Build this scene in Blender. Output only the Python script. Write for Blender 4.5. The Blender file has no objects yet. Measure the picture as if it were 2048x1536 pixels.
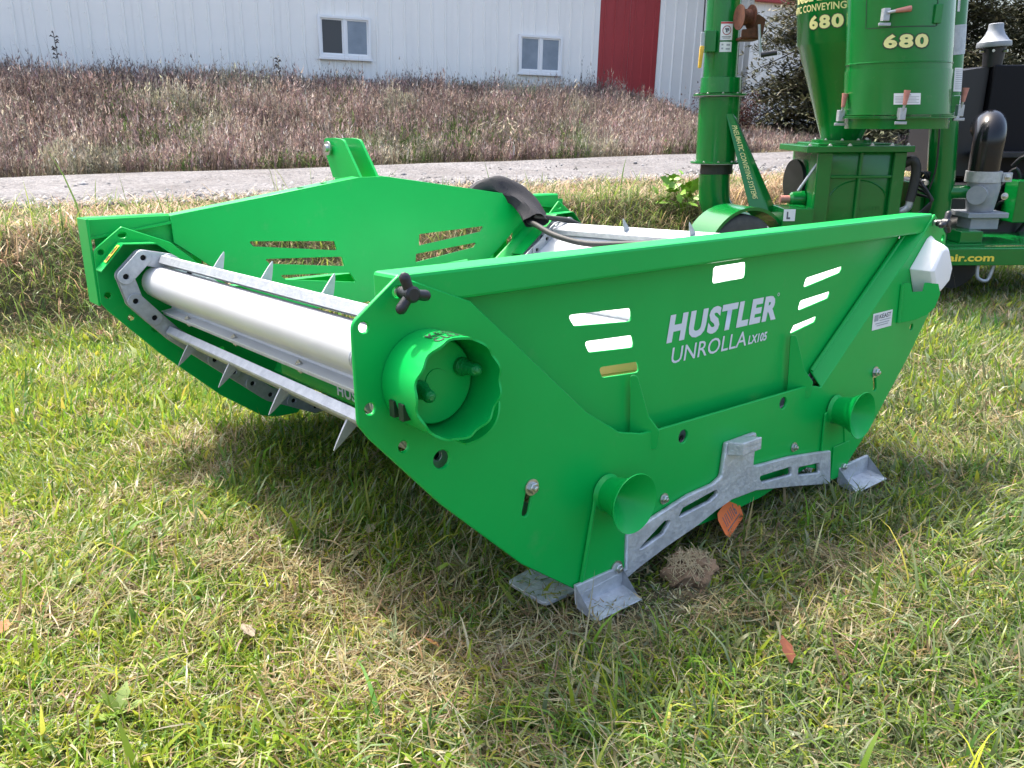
import bpy, bmesh, math, random
import numpy as np
from mathutils import Matrix, Vector
random.seed(7); RNG = np.random.default_rng(11)
S = bpy.context.scene
COL = S.collection
R = math.radians

# ------------------------------------------------------------------ camera
CAM = Vector((-1.98217, -1.36739, 1.23250))
YAW, PITCH, ROLL = 0.673858, 0.315, 0.025
def cam_axes(p, y, r):
    f = Vector((math.sin(y)*math.cos(p), math.cos(y)*math.cos(p), -math.sin(p)))
    rt = Vector((math.cos(y), -math.sin(y), 0)); up = rt.cross(f)
    return math.cos(r)*rt + math.sin(r)*up, -math.sin(r)*rt + math.cos(r)*up, f
_r, _u, _f = cam_axes(PITCH, YAW, ROLL)
cam_d = bpy.data.cameras.new('camera'); cam_d.sensor_width = 36.0
cam_d.lens = 1640.27/2048*36; cam_d.clip_end = 900; cam_d.clip_start = 0.05
cam = bpy.data.objects.new('camera', cam_d); COL.objects.link(cam)
cam.matrix_world = Matrix(((_r.x, _u.x, -_f.x, CAM.x), (_r.y, _u.y, -_f.y, CAM.y), (_r.z, _u.z, -_f.z, CAM.z), (0, 0, 0, 1)))
S.camera = cam
# ------------------------------------------------------------------ light
SUN_DIR = Vector((-0.06, 0.475, 0.88)).normalized()
W = bpy.data.worlds.new('World'); S.world = W; W.use_nodes = True
nt = W.node_tree; nt.nodes.clear()
sky = nt.nodes.new('ShaderNodeTexSky'); sky.sky_type = 'NISHITA'; sky.sun_disc = False
sky.sun_elevation = math.asin(SUN_DIR.z); sky.sun_rotation = math.atan2(SUN_DIR.x, SUN_DIR.y)
sky.air_density = 1.0; sky.dust_density = 5.0; sky.ozone_density = .6
bg = nt.nodes.new('ShaderNodeBackground'); bg.inputs[1].default_value = 0.15
wo = nt.nodes.new('ShaderNodeOutputWorld')
nt.links.new(sky.outputs[0], bg.inputs[0]); nt.links.new(bg.outputs[0], wo.inputs[0])
sl = bpy.data.lights.new('sun', 'SUN'); sl.energy = 2.3; sl.angle = R(3.0); sl.color = (1, .95, .86)
sun = bpy.data.objects.new('sun', sl); COL.objects.link(sun)
sun.rotation_euler = SUN_DIR.to_track_quat('Z', 'Y').to_euler()
S.view_settings.view_transform = 'Standard'; S.view_settings.look = 'None'
S.view_settings.gamma = 1; S.view_settings.use_curve_mapping = False
S.view_settings.exposure = 1.7
S.cycles.max_bounces = 6; S.cycles.transparent_max_bounces = 6

# ------------------------------------------------------------------ materials
def mat(name, col, rough=.5, metal=0.0, var=None, vscale=6, bump=0, bscale=60, coat=0, spec=.5, dirt=None):
    m = bpy.data.materials.new(name); m.use_nodes = True
    n = m.node_tree.nodes; L = m.node_tree.links; b = n['Principled BSDF']
    b.inputs['Base Color'].default_value = (*col, 1); b.inputs['Roughness'].default_value = rough
    b.inputs['Metallic'].default_value = metal; b.inputs['Coat Weight'].default_value = coat
    b.inputs['Coat Roughness'].default_value = .12
    b.inputs['Specular IOR Level'].default_value = spec
    tc = n.new('ShaderNodeTexCoord')
    src = None
    if var:
        tx = n.new('ShaderNodeTexNoise'); tx.inputs['Scale'].default_value = vscale; tx.inputs['Detail'].default_value = 6
        tx.inputs['Roughness'].default_value = .65
        L.new(tc.outputs['Object'], tx.inputs['Vector'])
        rp = n.new('ShaderNodeValToRGB'); rp.color_ramp.elements[0].position = .33; rp.color_ramp.elements[1].position = .68
        rp.color_ramp.elements[0].color = (*var, 1); rp.color_ramp.elements[1].color = (*col, 1)
        L.new(tx.outputs[0], rp.inputs[0]); src = rp.outputs[0]
    if dirt:
        t2 = n.new('ShaderNodeTexNoise'); t2.inputs['Scale'].default_value = dirt[1]; t2.inputs['Detail'].default_value = 8
        t2.inputs['Roughness'].default_value = .7
        L.new(tc.outputs['Object'], t2.inputs['Vector'])
        r2 = n.new('ShaderNodeMapRange'); r2.inputs[1].default_value = dirt[2]; r2.inputs[2].default_value = dirt[2]+.15
        r2.inputs[3].default_value = 0; r2.inputs[4].default_value = dirt[3]
        L.new(t2.outputs[0], r2.inputs[0])
        mx = n.new('ShaderNodeMix'); mx.data_type = 'RGBA'
        L.new(r2.outputs[0], mx.inputs[0]); mx.inputs[7].default_value = (*dirt[0], 1)
        if src: L.new(src, mx.inputs[6])
        else: mx.inputs[6].default_value = (*col, 1)
        src = mx.outputs[2]
        r3 = n.new('ShaderNodeMath'); r3.operation = 'MULTIPLY_ADD'; r3.inputs[1].default_value = .35; r3.inputs[2].default_value = rough
        L.new(r2.outputs[0], r3.inputs[0]); L.new(r3.outputs[0], b.inputs['Roughness'])
    if src: L.new(src, b.inputs['Base Color'])
    if bump:
        t3 = n.new('ShaderNodeTexNoise'); t3.inputs['Scale'].default_value = bscale; t3.inputs['Detail'].default_value = 5
        L.new(tc.outputs['Object'], t3.inputs['Vector'])
        bp = n.new('ShaderNodeBump'); bp.inputs['Strength'].default_value = bump; bp.inputs['Distance'].default_value = .01
        L.new(t3.outputs[0], bp.inputs['Height']); L.new(bp.outputs[0], b.inputs['Normal'])
    return m
def foliage(name, trans=.35, rough=.55):
    m = bpy.data.materials.new(name); m.use_nodes = True
    n = m.node_tree.nodes; L = m.node_tree.links; n.clear()
    a = n.new('ShaderNodeAttribute'); a.attribute_name = 'Col'
    p = n.new('ShaderNodeBsdfPrincipled'); p.inputs['Roughness'].default_value = rough
    p.inputs['Specular IOR Level'].default_value = .35
    t = n.new('ShaderNodeBsdfTranslucent'); mx = n.new('ShaderNodeMixShader'); mx.inputs[0].default_value = trans
    o = n.new('ShaderNodeOutputMaterial')
    L.new(a.outputs['Color'], p.inputs['Base Color']); L.new(a.outputs['Color'], t.inputs['Color'])
    L.new(p.outputs[0], mx.inputs[1]); L.new(t.outputs[0], mx.inputs[2]); L.new(mx.outputs[0], o.inputs[0])
    return m
GREEN = mat('green_paint', (.001, .395, .068), .36, coat=.04, spec=.28, var=(.001, .365, .061), vscale=2.5, bump=.22, bscale=3.2, dirt=((.20, .26, .16), 7, .60, .16))
DGREEN = mat('dark_green_paint', (.001, .165, .026), .22, coat=.3, spec=.4, var=(.001, .145, .022), vscale=3, dirt=((.13, .16, .10), 6, .62, .22))
GALV = mat('galvanised_steel', (.47, .49, .51), .45, .5, var=(.34, .36, .385), vscale=28, bump=.15, bscale=90)
GALVD = mat('galvanised_casting', (.60, .62, .65), .5, .4, var=(.40, .42, .45), vscale=22, bump=.4, bscale=70, dirt=((.66, .67, .68), 30, .6, .6))
ZINC = mat('zinc_bolt', (.62, .62, .60), .3, .9, var=(.45, .45, .42), vscale=60)
WHITEP = mat('white_sheet', (.58, .59, .60), .3, 0, var=(.53, .54, .555), vscale=4, coat=.2, dirt=((.45, .43, .36), 8, .62, .25))
PLASW = mat('white_plastic', (.80, .80, .81), .4, var=(.75, .75, .76), vscale=8)
BLACKP = mat('black_plastic', (.012, .012, .015), .42, bump=.1, bscale=200)
RUBBER = mat('rubber', (.016, .016, .017), .6, var=(.03, .029, .027), vscale=14, bump=.15, bscale=120)
FABRIC = mat('black_fabric', (.014, .014, .019), .8, bump=.4, bscale=350)
BLACKM = mat('black_enamel', (.006, .006, .009), .5, coat=.03, spec=.15)
BLACKG = mat('black_gloss', (.005, .005, .007), .2, coat=.2, spec=.35)
RUST = mat('rusty_steel', (.15, .05, .022), .75, .1, var=(.07, .022, .012), vscale=30, bump=.4, bscale=110)
HOLE = mat('recess_shade', (.006, .007, .006), .8)
WHITET = mat('white_decal', (.66, .68, .74), .5)
LABEL = mat('label_white', (.74, .74, .75), .5)
INK = mat('label_ink', (.10, .10, .12), .6)
INKG = mat('label_print', (.33, .34, .37), .6)
REDI = mat('label_red', (.45, .03, .03), .5)
YELL = mat('yellow_decal', (.80, .62, .06), .5)
PYELL = mat('pale_yellow_decal', (.72, .68, .28), .5)
DKOUT = mat('decal_outline', (.006, .03, .012), .5)
YPLAS = mat('yellow_plastic', (.75, .47, .05), .5, var=(.6, .36, .04), vscale=20)
PINK = mat('faded_red_grip', (.48, .21, .17), .55, var=(.40, .15, .12), vscale=25)
ORANGE = mat('orange_tag', (.80, .17, .035), .7)
CARD = mat('brown_cardboard', (.46, .25, .12), .8, bump=.1)
CAPG = mat('green_plastic_cap', (.001, .17, .032), .35, var=(.002, .26, .052), vscale=40, bump=.5, bscale=120)
SIDING = mat('white_siding', (.88, .855, .81), .5, var=(.83, .81, .77), vscale=1.2, dirt=((.48, .44, .38), 1.5, .62, .18))
SIDRED = mat('red_siding', (.37, .030, .034), .5, var=(.32, .027, .030), vscale=1.5)
TRIMW = mat('white_trim', (.80, .80, .80), .45)
GLASSD = mat('window_screen', (.06, .063, .066), .45, bump=.05)
GLASSL = mat('window_glass_reflection', (.27, .32, .38), .2, var=(.17, .21, .26), vscale=1.7)  # hazy bluish reflection painted into the pane colour and its mottling
ROOFM = mat('grey_roof', (.32, .32, .33), .5)
BARK = mat('bark', (.07, .05, .038), .9, var=(.035, .026, .02), vscale=12, bump=.6, bscale=40)
SOIL = mat('soil_lump', (.30, .19, .11), .95, var=(.17, .11, .065), vscale=16, bump=.9, bscale=60)
TYREM = mat('tyre_rubber', (.045, .045, .045), .8, var=(.09, .087, .08), vscale=9, bump=.2, bscale=90)
LEAFM = foliage('leaf_surface', .3, .6); GRASSM = foliage('grass_blade', .5, .34); WEEDM = foliage('dry_weed_stalk', .4, .7)
NEEDLEM = foliage('spruce_needles', .12, .6)

# ------------------------------------------------------------------ helpers
def obj(name, me, parent=None, m=None, loc=None):
    o = bpy.data.objects.new(name, me); COL.objects.link(o)
    if m is not None: me.materials.clear(); me.materials.append(m)
    if parent is not None: o.parent = parent
    if loc is not None: o.location = loc
    return o
def tag(o, label=None, cat=None, group=None, kind=None):
    if label: o['label'] = label
    if cat: o['category'] = cat
    if group: o['group'] = group
    if kind: o['kind'] = kind
    return o
def empty(name, loc=(0, 0, 0), rot=None):
    o = bpy.data.objects.new(name, None); COL.objects.link(o); o.location = loc; o.empty_display_size = .2
    if rot is not None: o.rotation_euler = rot
    return o
def from_bm(name, bm, smooth=False):
    bmesh.ops.recalc_face_normals(bm, faces=bm.faces[:])
    me = bpy.data.meshes.new(name); bm.to_mesh(me); bm.free()
    if smooth:
        me.shade_smooth()
        me.set_sharp_from_angle(angle=R(38))
    return me
def rnd(poly, r, seg=4):
    out = []; n = len(poly)
    rs = r if isinstance(r, (list, tuple)) else [r]*n
    for i in range(n):
        p = Vector(poly[i]); a = Vector(poly[i-1]); b = Vector(poly[(i+1) % n]); rr = rs[i]
        da, db = (a-p), (b-p); la, lb = da.length, db.length
        if rr <= 0 or la < 1e-6 or lb < 1e-6: out.append(tuple(p)); continue
        c = max(-1, min(1, da.normalized().dot(db.normalized()))); half = math.acos(c)/2
        if half > 1.55: out.append(tuple(p)); continue
        t = min(rr/math.tan(half), la*.48, lb*.48)
        p0 = p+da.normalized()*t; p1 = p+db.normalized()*t
        for k in range(seg+1):
            f = k/seg; q = (1-f)**2*p0+2*f*(1-f)*p+f*f*p1; out.append(tuple(q))
    return out
def circ(cx, cz, r, n=16): return [(cx+r*math.cos(2*math.pi*k/n), cz+r*math.sin(2*math.pi*k/n)) for k in range(n)]
def slot(a, b, r, n=6):
    a, b = Vector(a), Vector(b); d = (b-a).normalized(); base = math.atan2(d.y, d.x); o = []
    for k in range(n+1):
        t = base+math.pi/2+math.pi*k/n; o.append((a.x+r*math.cos(t), a.y+r*math.sin(t)))
    for k in range(n+1):
        t = base-math.pi/2+math.pi*k/n; o.append((b.x+r*math.cos(t), b.y+r*math.sin(t)))
    return o
def plate_mesh(name, polys, t, bev=.0015):
    cu = bpy.data.curves.new(name, 'CURVE'); cu.dimensions = '2D'; cu.fill_mode = 'BOTH'
    cu.extrude = max(t/2-bev, 1e-4); cu.bevel_depth = bev; cu.bevel_resolution = 0; cu.offset = -bev
    for p in polys:
        sp = cu.splines.new('POLY'); sp.points.add(len(p)-1); sp.use_cyclic_u = True
        for q, v in zip(sp.points, p): q.co = (v[0], v[1], 0, 1)
    to = bpy.data.objects.new('tmp', cu); COL.objects.link(to)
    dg = bpy.context.evaluated_depsgraph_get(); dg.update()
    me = bpy.data.meshes.new_from_object(to.evaluated_get(dg)); me.name = name
    bpy.data.objects.remove(to); bpy.data.curves.remove(cu)
    return me
XZ = Matrix(((1, 0, 0, 0), (0, 0, -1, 0), (0, 1, 0, 0), (0, 0, 0, 1)))   # local XY -> X,Z, plate normal -Y
def plate(name, polys, y, t, m, parent, bev=.0015):
    """plate in the xz plane, front face (towards -y) at y"""
    me = plate_mesh(name, polys, t, bev); me.transform(Matrix.Translation((0, y+t/2, 0)) @ XZ)
    return obj(name, me, parent, m)
def box_bm(bm, lo, hi):
    vs = [bm.verts.new((x, y, z)) for x in (lo[0], hi[0]) for y in (lo[1], hi[1]) for z in (lo[2], hi[2])]
    for f in ((0, 1, 3, 2), (4, 6, 7, 5), (0, 4, 5, 1), (2, 3, 7, 6), (0, 2, 6, 4), (1, 5, 7, 3)): bm.faces.new([vs[i] for i in f])
def bev(bm, w, seg=2):
    if w: bmesh.ops.bevel(bm, geom=bm.edges[:], offset=w, segments=seg, affect='EDGES', profile=.5, clamp_overlap=True)
def box(name, lo, hi, m, parent, b=.003, mtx=None):
    bm = bmesh.new(); box_bm(bm, lo, hi); bmesh.ops.recalc_face_normals(bm, faces=bm.faces[:]); bev(bm, b)
    me = from_bm(name, bm)
    if mtx is not None: me.transform(mtx)
    return obj(name, me, parent, m)
def loft_bm(bm, rings, closed=True, cap0=True, cap1=True):
    L = [[bm.verts.new(p) for p in r] for r in rings]
    for a, b in zip(L, L[1:]):
        n = len(a)
        for i in range(n if closed else n-1):
            j = (i+1) % n; bm.faces.new((a[i], a[j], b[j], b[i]))
    if closed and cap0: bm.faces.new(list(reversed(L[0])))
    if closed and cap1: bm.faces.new(L[-1])
def prism(name, poly, f0, f1, m, parent, b=.002, smooth=False):
    """poly 2D; f0,f1 map (a,b)->3D for both ends"""
    bm = bmesh.new(); loft_bm(bm, [[f0(*p) for p in poly], [f1(*p) for p in poly]])
    bmesh.ops.recalc_face_normals(bm, faces=bm.faces[:]); bev(bm, b, 1)
    return obj(name, from_bm(name, bm, smooth), parent, m)
def frame_from(d):
    d = Vector(d).normalized(); a = Vector((0, 0, 1)) if abs(d.z) < .95 else Vector((1, 0, 0))
    x = d.cross(a).normalized(); y = x.cross(d); return x, y, d
def revolve_bm(bm, prof, c, axis, n=32, cap=True):
    x, y, d = frame_from(axis); c = Vector(c)
    rings = [[c+d*h+(x*math.cos(2*math.pi*k/n)+y*math.sin(2*math.pi*k/n))*max(r, 1e-4) for k in range(n)] for h, r in prof]
    loft_bm(bm, rings, True, cap, cap)
def revolve(name, prof, c, axis, m, parent, n=32, cap=True):
    bm = bmesh.new(); revolve_bm(bm, prof, c, axis, n, cap); return obj(name, from_bm(name, bm, True), parent, m)
def smooth_path(pts, sub=6):
    P = [Vector(p) for p in pts]; out = []
    for i in range(len(P)-1):
        a, b, c, d = P[max(i-1, 0)], P[i], P[i+1], P[min(i+2, len(P)-1)]
        for k in range(sub):
            t = k/sub; out.append(.5*((2*b)+(c-a)*t+(2*a-5*b+4*c-d)*t*t+(3*b-a-3*c+d)*t**3))
    out.append(P[-1]); return out
def tube_bm(bm, pts, r, n=12):
    P = [Vector(p) for p in pts]; rings = []; px = None
    for i, p in enumerate(P):
        d = (P[min(i+1, len(P)-1)]-P[max(i-1, 0)]).normalized()
        x = px-d*px.dot(d) if px is not None else frame_from(d)[0]
        x.normalize(); px = x; y = d.cross(x); rr = r(i/(len(P)-1)) if callable(r) else r
        rings.append([p+(x*math.cos(2*math.pi*k/n)+y*math.sin(2*math.pi*k/n))*rr for k in range(n)])
    loft_bm(bm, rings)
def tube(name, pts, r, m, parent, n=12):
    bm = bmesh.new(); tube_bm(bm, pts, r, n); return obj(name, from_bm(name, bm, True), parent, m)
def hexbolt(name, c, axis, parent, r=.016, m=None):
    bm = bmesh.new()
    revolve_bm(bm, [(0, r*1.45), (r*.22, r*1.45), (r*.25, r*1.2)], c, axis, 20)
    revolve_bm(bm, [(r*.2, r), (r*.85, r), (r*.98, r*.82)], c, axis, 6)
    revolve_bm(bm, [(r*.9, r*.5), (r*1.35, r*.48), (r*1.42, r*.38)], c, axis, 12)
    return obj(name, from_bm(name, bm, True), parent, m or ZINC)
def text_mesh(body, bold=0.0, shear=0.0, spacing=1.0, w=1.0, h=1.0, sub=False):
    """flat lettering filling 0..w, 0..h"""
    cu = bpy.data.curves.new('lettering', 'FONT'); cu.body = body; cu.size = 1; cu.offset = bold; cu.shear = shear
    cu.space_character = spacing; cu.resolution_u = 3; cu.fill_mode = 'FRONT'
    to = bpy.data.objects.new('tmp', cu); COL.objects.link(to)
    dg = bpy.context.evaluated_depsgraph_get(); dg.update()
    me = bpy.data.meshes.new_from_object(to.evaluated_get(dg)); me.name = 'lettering'
    bpy.data.objects.remove(to); bpy.data.curves.remove(cu)
    v = np.array([p.co[:] for p in me.vertices]); lo, hi = v.min(0), v.max(0)
    for p in me.vertices:
        p.co.x = (p.co.x-lo[0])/(hi[0]-lo[0])*w; p.co.y = (p.co.y-lo[1])/(hi[1]-lo[1])*h; p.co.z = 0
    if sub:
        bm = bmesh.new(); bm.from_mesh(me)
        bmesh.ops.subdivide_edges(bm, edges=[e for e in bm.edges if e.calc_length() > w/14], cuts=2)
        bmesh.ops.triangulate(bm, faces=bm.faces[:]); bm.to_mesh(me); bm.free()
    return me
def lettering(parent, fn, body, w, h, m, bold=0, shear=0, spacing=1.0, sub=False, name='lettering'):
    me = text_mesh(body, bold, shear, spacing, w, h, sub)
    for p in me.vertices: p.co = Vector(fn(p.co.x, p.co.y))
    return obj(name, me, parent, m)
def quad(name, fn, x0, y0, x1, y1, m, parent, n=1):
    vs = []; fs = []
    for k in range(n+1):
        x = x0+(x1-x0)*k/n; vs += [fn(x, y0), fn(x, y1)]
    for k in range(n): fs.append((2*k, 2*k+2, 2*k+3, 2*k+1))
    me = bpy.data.meshes.new(name); me.from_pydata([tuple(v) for v in vs], [], fs); return obj(name, me, parent, m)
def lines_mesh(name, fn, rects, m, parent, n=3):
    vs = []; fs = []
    for (x0, y0, x1, y1) in rects:
        for k in range(n):
            a = x0+(x1-x0)*k/n; b = x0+(x1-x0)*(k+1)/n; i = len(vs)
            vs += [fn(a, y0), fn(b, y0), fn(b, y1), fn(a, y1)]; fs.append((i, i+1, i+2, i+3))
    me = bpy.data.meshes.new(name); me.from_pydata([tuple(v) for v in vs], [], fs); return obj(name, me, parent, m)
def big_mesh(name, verts, sizes_faces, cols=None):
    """verts (N,3); sizes_faces list of int arrays (F,k)"""
    me = bpy.data.meshes.new(name); verts = np.asarray(verts, np.float32)
    me.vertices.add(len(verts)); me.vertices.foreach_set('co', verts.ravel())
    loops = np.concatenate([f.ravel() for f in sizes_faces]).astype(np.int32)
    tot = np.concatenate([np.full(len(f), f.shape[1], np.int32) for f in sizes_faces])
    me.loops.add(len(loops)); me.loops.foreach_set('vertex_index', loops)
    me.polygons.add(len(tot)); me.polygons.foreach_set('loop_start', np.concatenate([[0], np.cumsum(tot)[:-1]]).astype(np.int32))
    me.update(calc_edges=True)
    if cols is not None:
        a = me.attributes.new('Col', 'FLOAT_COLOR', 'POINT')
        a.data.foreach_set('color', np.concatenate([cols, np.ones((len(cols), 1))], 1).astype(np.float32).ravel())
    return me

# ------------------------------------------------------------------ terrain (d: away from the viewpoint, s: to the right)
GX, GY = math.sin(YAW), math.cos(YAW); RX, RY = math.cos(YAW), -math.sin(YAW)
MM = Matrix(((0.99991474, -0.01273872, -0.0028699), (0.01289989, 0.99775272, 0.06575034), (0.00202588, -0.06578175, 0.99783198)))
NX, NY, NZ = MM[0][2], MM[1][2], MM[2][2]
_lat = np.random.default_rng(3).random((256, 256))
def vnoise(x, y):
    xi = np.floor(x).astype(int); yi = np.floor(y).astype(int); fx = x-xi; fy = y-yi
    fx = fx*fx*(3-2*fx); fy = fy*fy*(3-2*fy); g = lambda a, b: _lat[a % 256, b % 256]
    return (g(xi, yi)*(1-fx)+g(xi+1, yi)*fx)*(1-fy)+(g(xi, yi+1)*(1-fx)+g(xi+1, yi+1)*fx)*fy
def fbm(x, y): return .55*vnoise(x, y)+.3*vnoise(x*2.1+9, y*2.1+4)+.15*vnoise(x*4.3+3, y*4.3+7)
def sm(a, b, x):
    t = np.clip((x-a)/(b-a), 0, 1); return t*t*(3-2*t)
def tu(d, s): return .917*d-.4*s, .4*d+.917*s
def ds_of_tu(t, u): return .917*t+.4*u, -.4*t+.917*u
def xy(d, s): return CAM.x+d*GX+s*RX, CAM.y+d*GY+s*RY
def road_z(t, s):
    k = np.clip((t-8.98)/4.5, -1, 2.2); sc = np.clip(s, -25, 30)
    return CAM.z+(-.77+.032*sc)*(1-k)+(-.71+.036*sc)*k
def bank_amt(u): return 1-.75*sm(10.5, 13.5, u)
def ground_z(d, s, detail=True):
    d = np.asarray(d, float); s = np.asarray(s, float); t, u = tu(d, s)
    X, Y = xy(np.clip(d, -12, 20), np.clip(s, -14, 14)); pl = (-.03-NX*X-NY*Y)/NZ
    top = CAM.z-.84+.033*np.clip(s, -25, 30)
    e0 = 6.35-.15*np.sin(u*.9); e1 = 7.5+.12*np.sin(u*1.3+1)
    k = np.clip((t-e0)/(e1-e0), 0, 1); k = .35*k+.65*k*k*(3-2*k)
    z = pl*(1-k)+top*k
    rz = road_z(t, s); k2 = sm(7.5, 9.0, t); z = z*(1-k2)+(rz-.012)*k2
    fz = road_z(13.5, s); up = CAM.z+.25
    kb = sm(13.55, 17.4, t); tgt = fz+(np.maximum(up, fz+.3)-fz)*bank_amt(u)
    z = np.where(t > 13.5, fz-.012+(tgt-fz)*kb, z)
    z = np.where(t > 40, z*(1-sm(40, 90, t))+(CAM.z+.5)*sm(40, 90, t), z)
    if detail:
        z = z+(fbm(d*1.7+20, s*1.7+20)-.5)*.05*(1-sm(8.7, 9.0, t)+sm(13.5, 14, t))
        rough = sm(6.1, 6.6, t)*(1-sm(8, 8.7, t)); z = z+(fbm(d*5+40, s*5+40)-.5)*.14*rough
    return z
def grid_mesh(name, tt, uu, zf):
    T, U = np.meshgrid(tt, uu, indexing='ij'); d, s = ds_of_tu(T, U); X, Y = xy(d, s); Z = zf(d, s, T, U)
    n, m = T.shape; idx = np.arange(n*m).reshape(n, m)
    f = np.stack([idx[:-1, :-1], idx[:-1, 1:], idx[1:, 1:], idx[1:, :-1]], -1).reshape(-1, 4)[:, ::-1]
    me = big_mesh(name, np.stack([X, Y, Z], -1).reshape(-1, 3), [f]); me.shade_smooth(); return me
def axis(*segs):
    o = []
    for a, b, st in segs: o += list(np.arange(a, b, st))
    return np.array(o+[segs[-1][1]])
GROUND = mat('turf_soil', (.12, .10, .052), .95, var=(.05, .045, .02), vscale=9, bump=.8, bscale=50, dirt=((.19, .15, .085), 25, .5, .7))
gm = grid_mesh('ground', axis((-60, -4, 8), (-4, 0, .5), (0, 9.2, .09), (9.2, 13.4, .5), (13.4, 18, .2), (18, 40, 2), (40, 400, 40)),
               axis((-300, -30, 30), (-30, -12, 2), (-12, -5, .3), (-5, 9, .11), (9, 16, .3), (16, 40, 2), (40, 300, 30)), lambda d, s, T, U: ground_z(d, s))
ground = obj('ground', gm, None, GROUND); tag(ground, 'turf and soil falling to a shallow ditch then rising to the road', None, None, 'structure')
# gravel road
m = bpy.data.materials.new('crushed_gravel'); m.use_nodes = True; n = m.node_tree.nodes; L = m.node_tree.links; b = n['Principled BSDF']
tc = n.new('ShaderNodeTexCoord'); vo = n.new('ShaderNodeTexVoronoi'); vo.inputs['Scale'].default_value = 26
nz = n.new('ShaderNodeTexNoise'); nz.inputs['Scale'].default_value = 1.1; nz.inputs['Detail'].default_value = 8
rp = n.new('ShaderNodeValToRGB'); rp.color_ramp.elements[0].color = (.10, .097, .099, 1); rp.color_ramp.elements[1].color = (.25, .243, .245, 1)
rq = n.new('ShaderNodeValToRGB'); rq.color_ramp.elements[0].position = .3; rq.color_ramp.elements[0].color = (.70, .67, .66, 1); rq.color_ramp.elements[1].position = .65
mxx = n.new('ShaderNodeMix'); mxx.data_type = 'RGBA'; mxx.blend_type = 'MULTIPLY'; mxx.inputs[0].default_value = 1
L.new(tc.outputs['Object'], vo.inputs['Vector']); L.new(tc.outputs['Object'], nz.inputs['Vector']); L.new(vo.outputs['Color'], rp.inputs[0])
L.new(nz.outputs[0], rq.inputs[0]); L.new(rp.outputs[0], mxx.inputs[6]); L.new(rq.outputs[0], mxx.inputs[7]); L.new(mxx.outputs[2], b.inputs['Base Color'])
bp = n.new('ShaderNodeBump'); bp.inputs['Strength'].default_value = .9; bp.inputs['Distance'].default_value = .03
L.new(vo.outputs['Distance'], bp.inputs['Height']); bp.invert = True; L.new(bp.outputs[0], b.inputs['Normal']); b.inputs['Roughness'].default_value = .9
GRAVEL = m
def rz(d, s, T, U):
    e = np.minimum(T-8.85-.13*np.sin(U*1.7)-.1*np.sin(U*4.1), 13.55-T)
    return road_z(T, s)+.01+(fbm(T*1.2, U*.35)-.5)*.07-.05*(1-sm(0, .35, e))+.03*np.sin((T-9)*1.4)**2
rd = obj('gravel_road', grid_mesh('gravel_road', axis((8.8, 13.7, .09)), axis((-60, -14, 2), (-14, 14, .14), (14, 60, 2)), rz), None, GRAVEL)
tag(rd, 'pale grey crushed gravel road crossing behind the machines', None, None, 'structure')

# ------------------------------------------------------------------ barn
def wpos(t, u, z): 
    d, s = ds_of_tu(t, u); X, Y = xy(d, s); return Vector((X, Y, z))
UDIR = (wpos(0, 1, 0)-wpos(0, 0, 0)).normalized(); TDIR = (wpos(1, 0, 0)-wpos(0, 0, 0)).normalized()
BT = 18.2; BZ = CAM.z+.18
barn = empty('barn', wpos(BT, 5, BZ)); barn.rotation_euler = (0, 0, math.atan2(UDIR.y, UDIR.x))
tag(barn, 'long white ribbed metal barn with two sliding windows and a red section', 'barn')
def siding(w, h, rib=.30):
    xs = [0]; ys = [0]; k = rib/2
    while k < w-.05:
        xs += [k-.03, k-.014, k+.014, k+.03]; ys += [0, -.022, -.022, 0]; k += rib
    xs.append(w); ys.append(0)
    vs = [(x, y, z) for z in (0, h) for x, y in zip(xs, ys)]; n = len(xs); fs = [(i, i+1, n+i+1, n+i) for i in range(n-1)]; nf = len(fs)
    for z in np.arange(.25, h, .6):
        for q in range(1, n-1, 4):
            i = len(vs); x = xs[q]-.028; vs += [(x-.011, -.001, z-.011), (x+.011, -.001, z-.011), (x+.011, -.001, z+.011), (x-.011, -.001, z+.011), (x, -.012, z)]; fs += [(i, i+1, i+4), (i+1, i+2, i+4), (i+2, i+3, i+4), (i+3, i, i+4)]
    me = bpy.data.meshes.new('wall_panel'); me.from_pydata(vs, [], fs); return me
pw = siding(.90, 3.0); pr_ = siding(.86, 3.0, .29)
pu = -17.0-5
RED0 = wpos(0, 0, 0)
def u_at(px):  # along-wall coordinate of a sight line (fixed survey numbers)
    a = (px-1024)/1640.27; w = _f+a*_r-((100-768)/1640.27)*_u; a = (w.x*RX+w.y*RY)/(w.x*GX+w.y*GY)
    d = BT/(.917-.4*a); return .4*d+.917*a*d
ru0, ru1 = u_at(1197)-5, u_at(1315)-5
uu = ru0
lefts = []
while uu > -24: uu -= .903; lefts.append(uu)
for i, x in enumerate(lefts): obj('wall_panel', pw, barn, SIDING, (x, 0, 0))
wred = (ru1-ru0)/2
redp = siding(wred-.004, 3.05, wred/3)
for k in range(2): obj('wall_panel', redp, barn, SIDRED, (ru0+k*wred, .008 if k == 0 else .006, -.05))['label'] = 'dark red ribbed steel panel'
x = ru1+.003
ux_end = u_at(1443)-5
while x < ux_end: obj('wall_panel', pw, barn, SIDING, (x, 0, 0)); x += .903
bw = x
box('gable_wall', (bw-.01, .01, -.1), (bw+.02, 9, 3.0), SIDING, barn, .004)
box('wall_core', (-24.5, .03, -.5), (bw-.02, 9, 2.98), SIDING, barn, 0)
box('roof_overhang', (-24.8, -.25, 3.01), (bw+.4, 9.4, 3.16), ROOFM, barn, .01)
prism('roof', [(-.25, 3.161), (9.4, 3.161), (4.5, 4.5)], lambda a, b: (-24.8, a, b), lambda a, b: (bw+.4, a, b), ROOFM, barn, 0)
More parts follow.
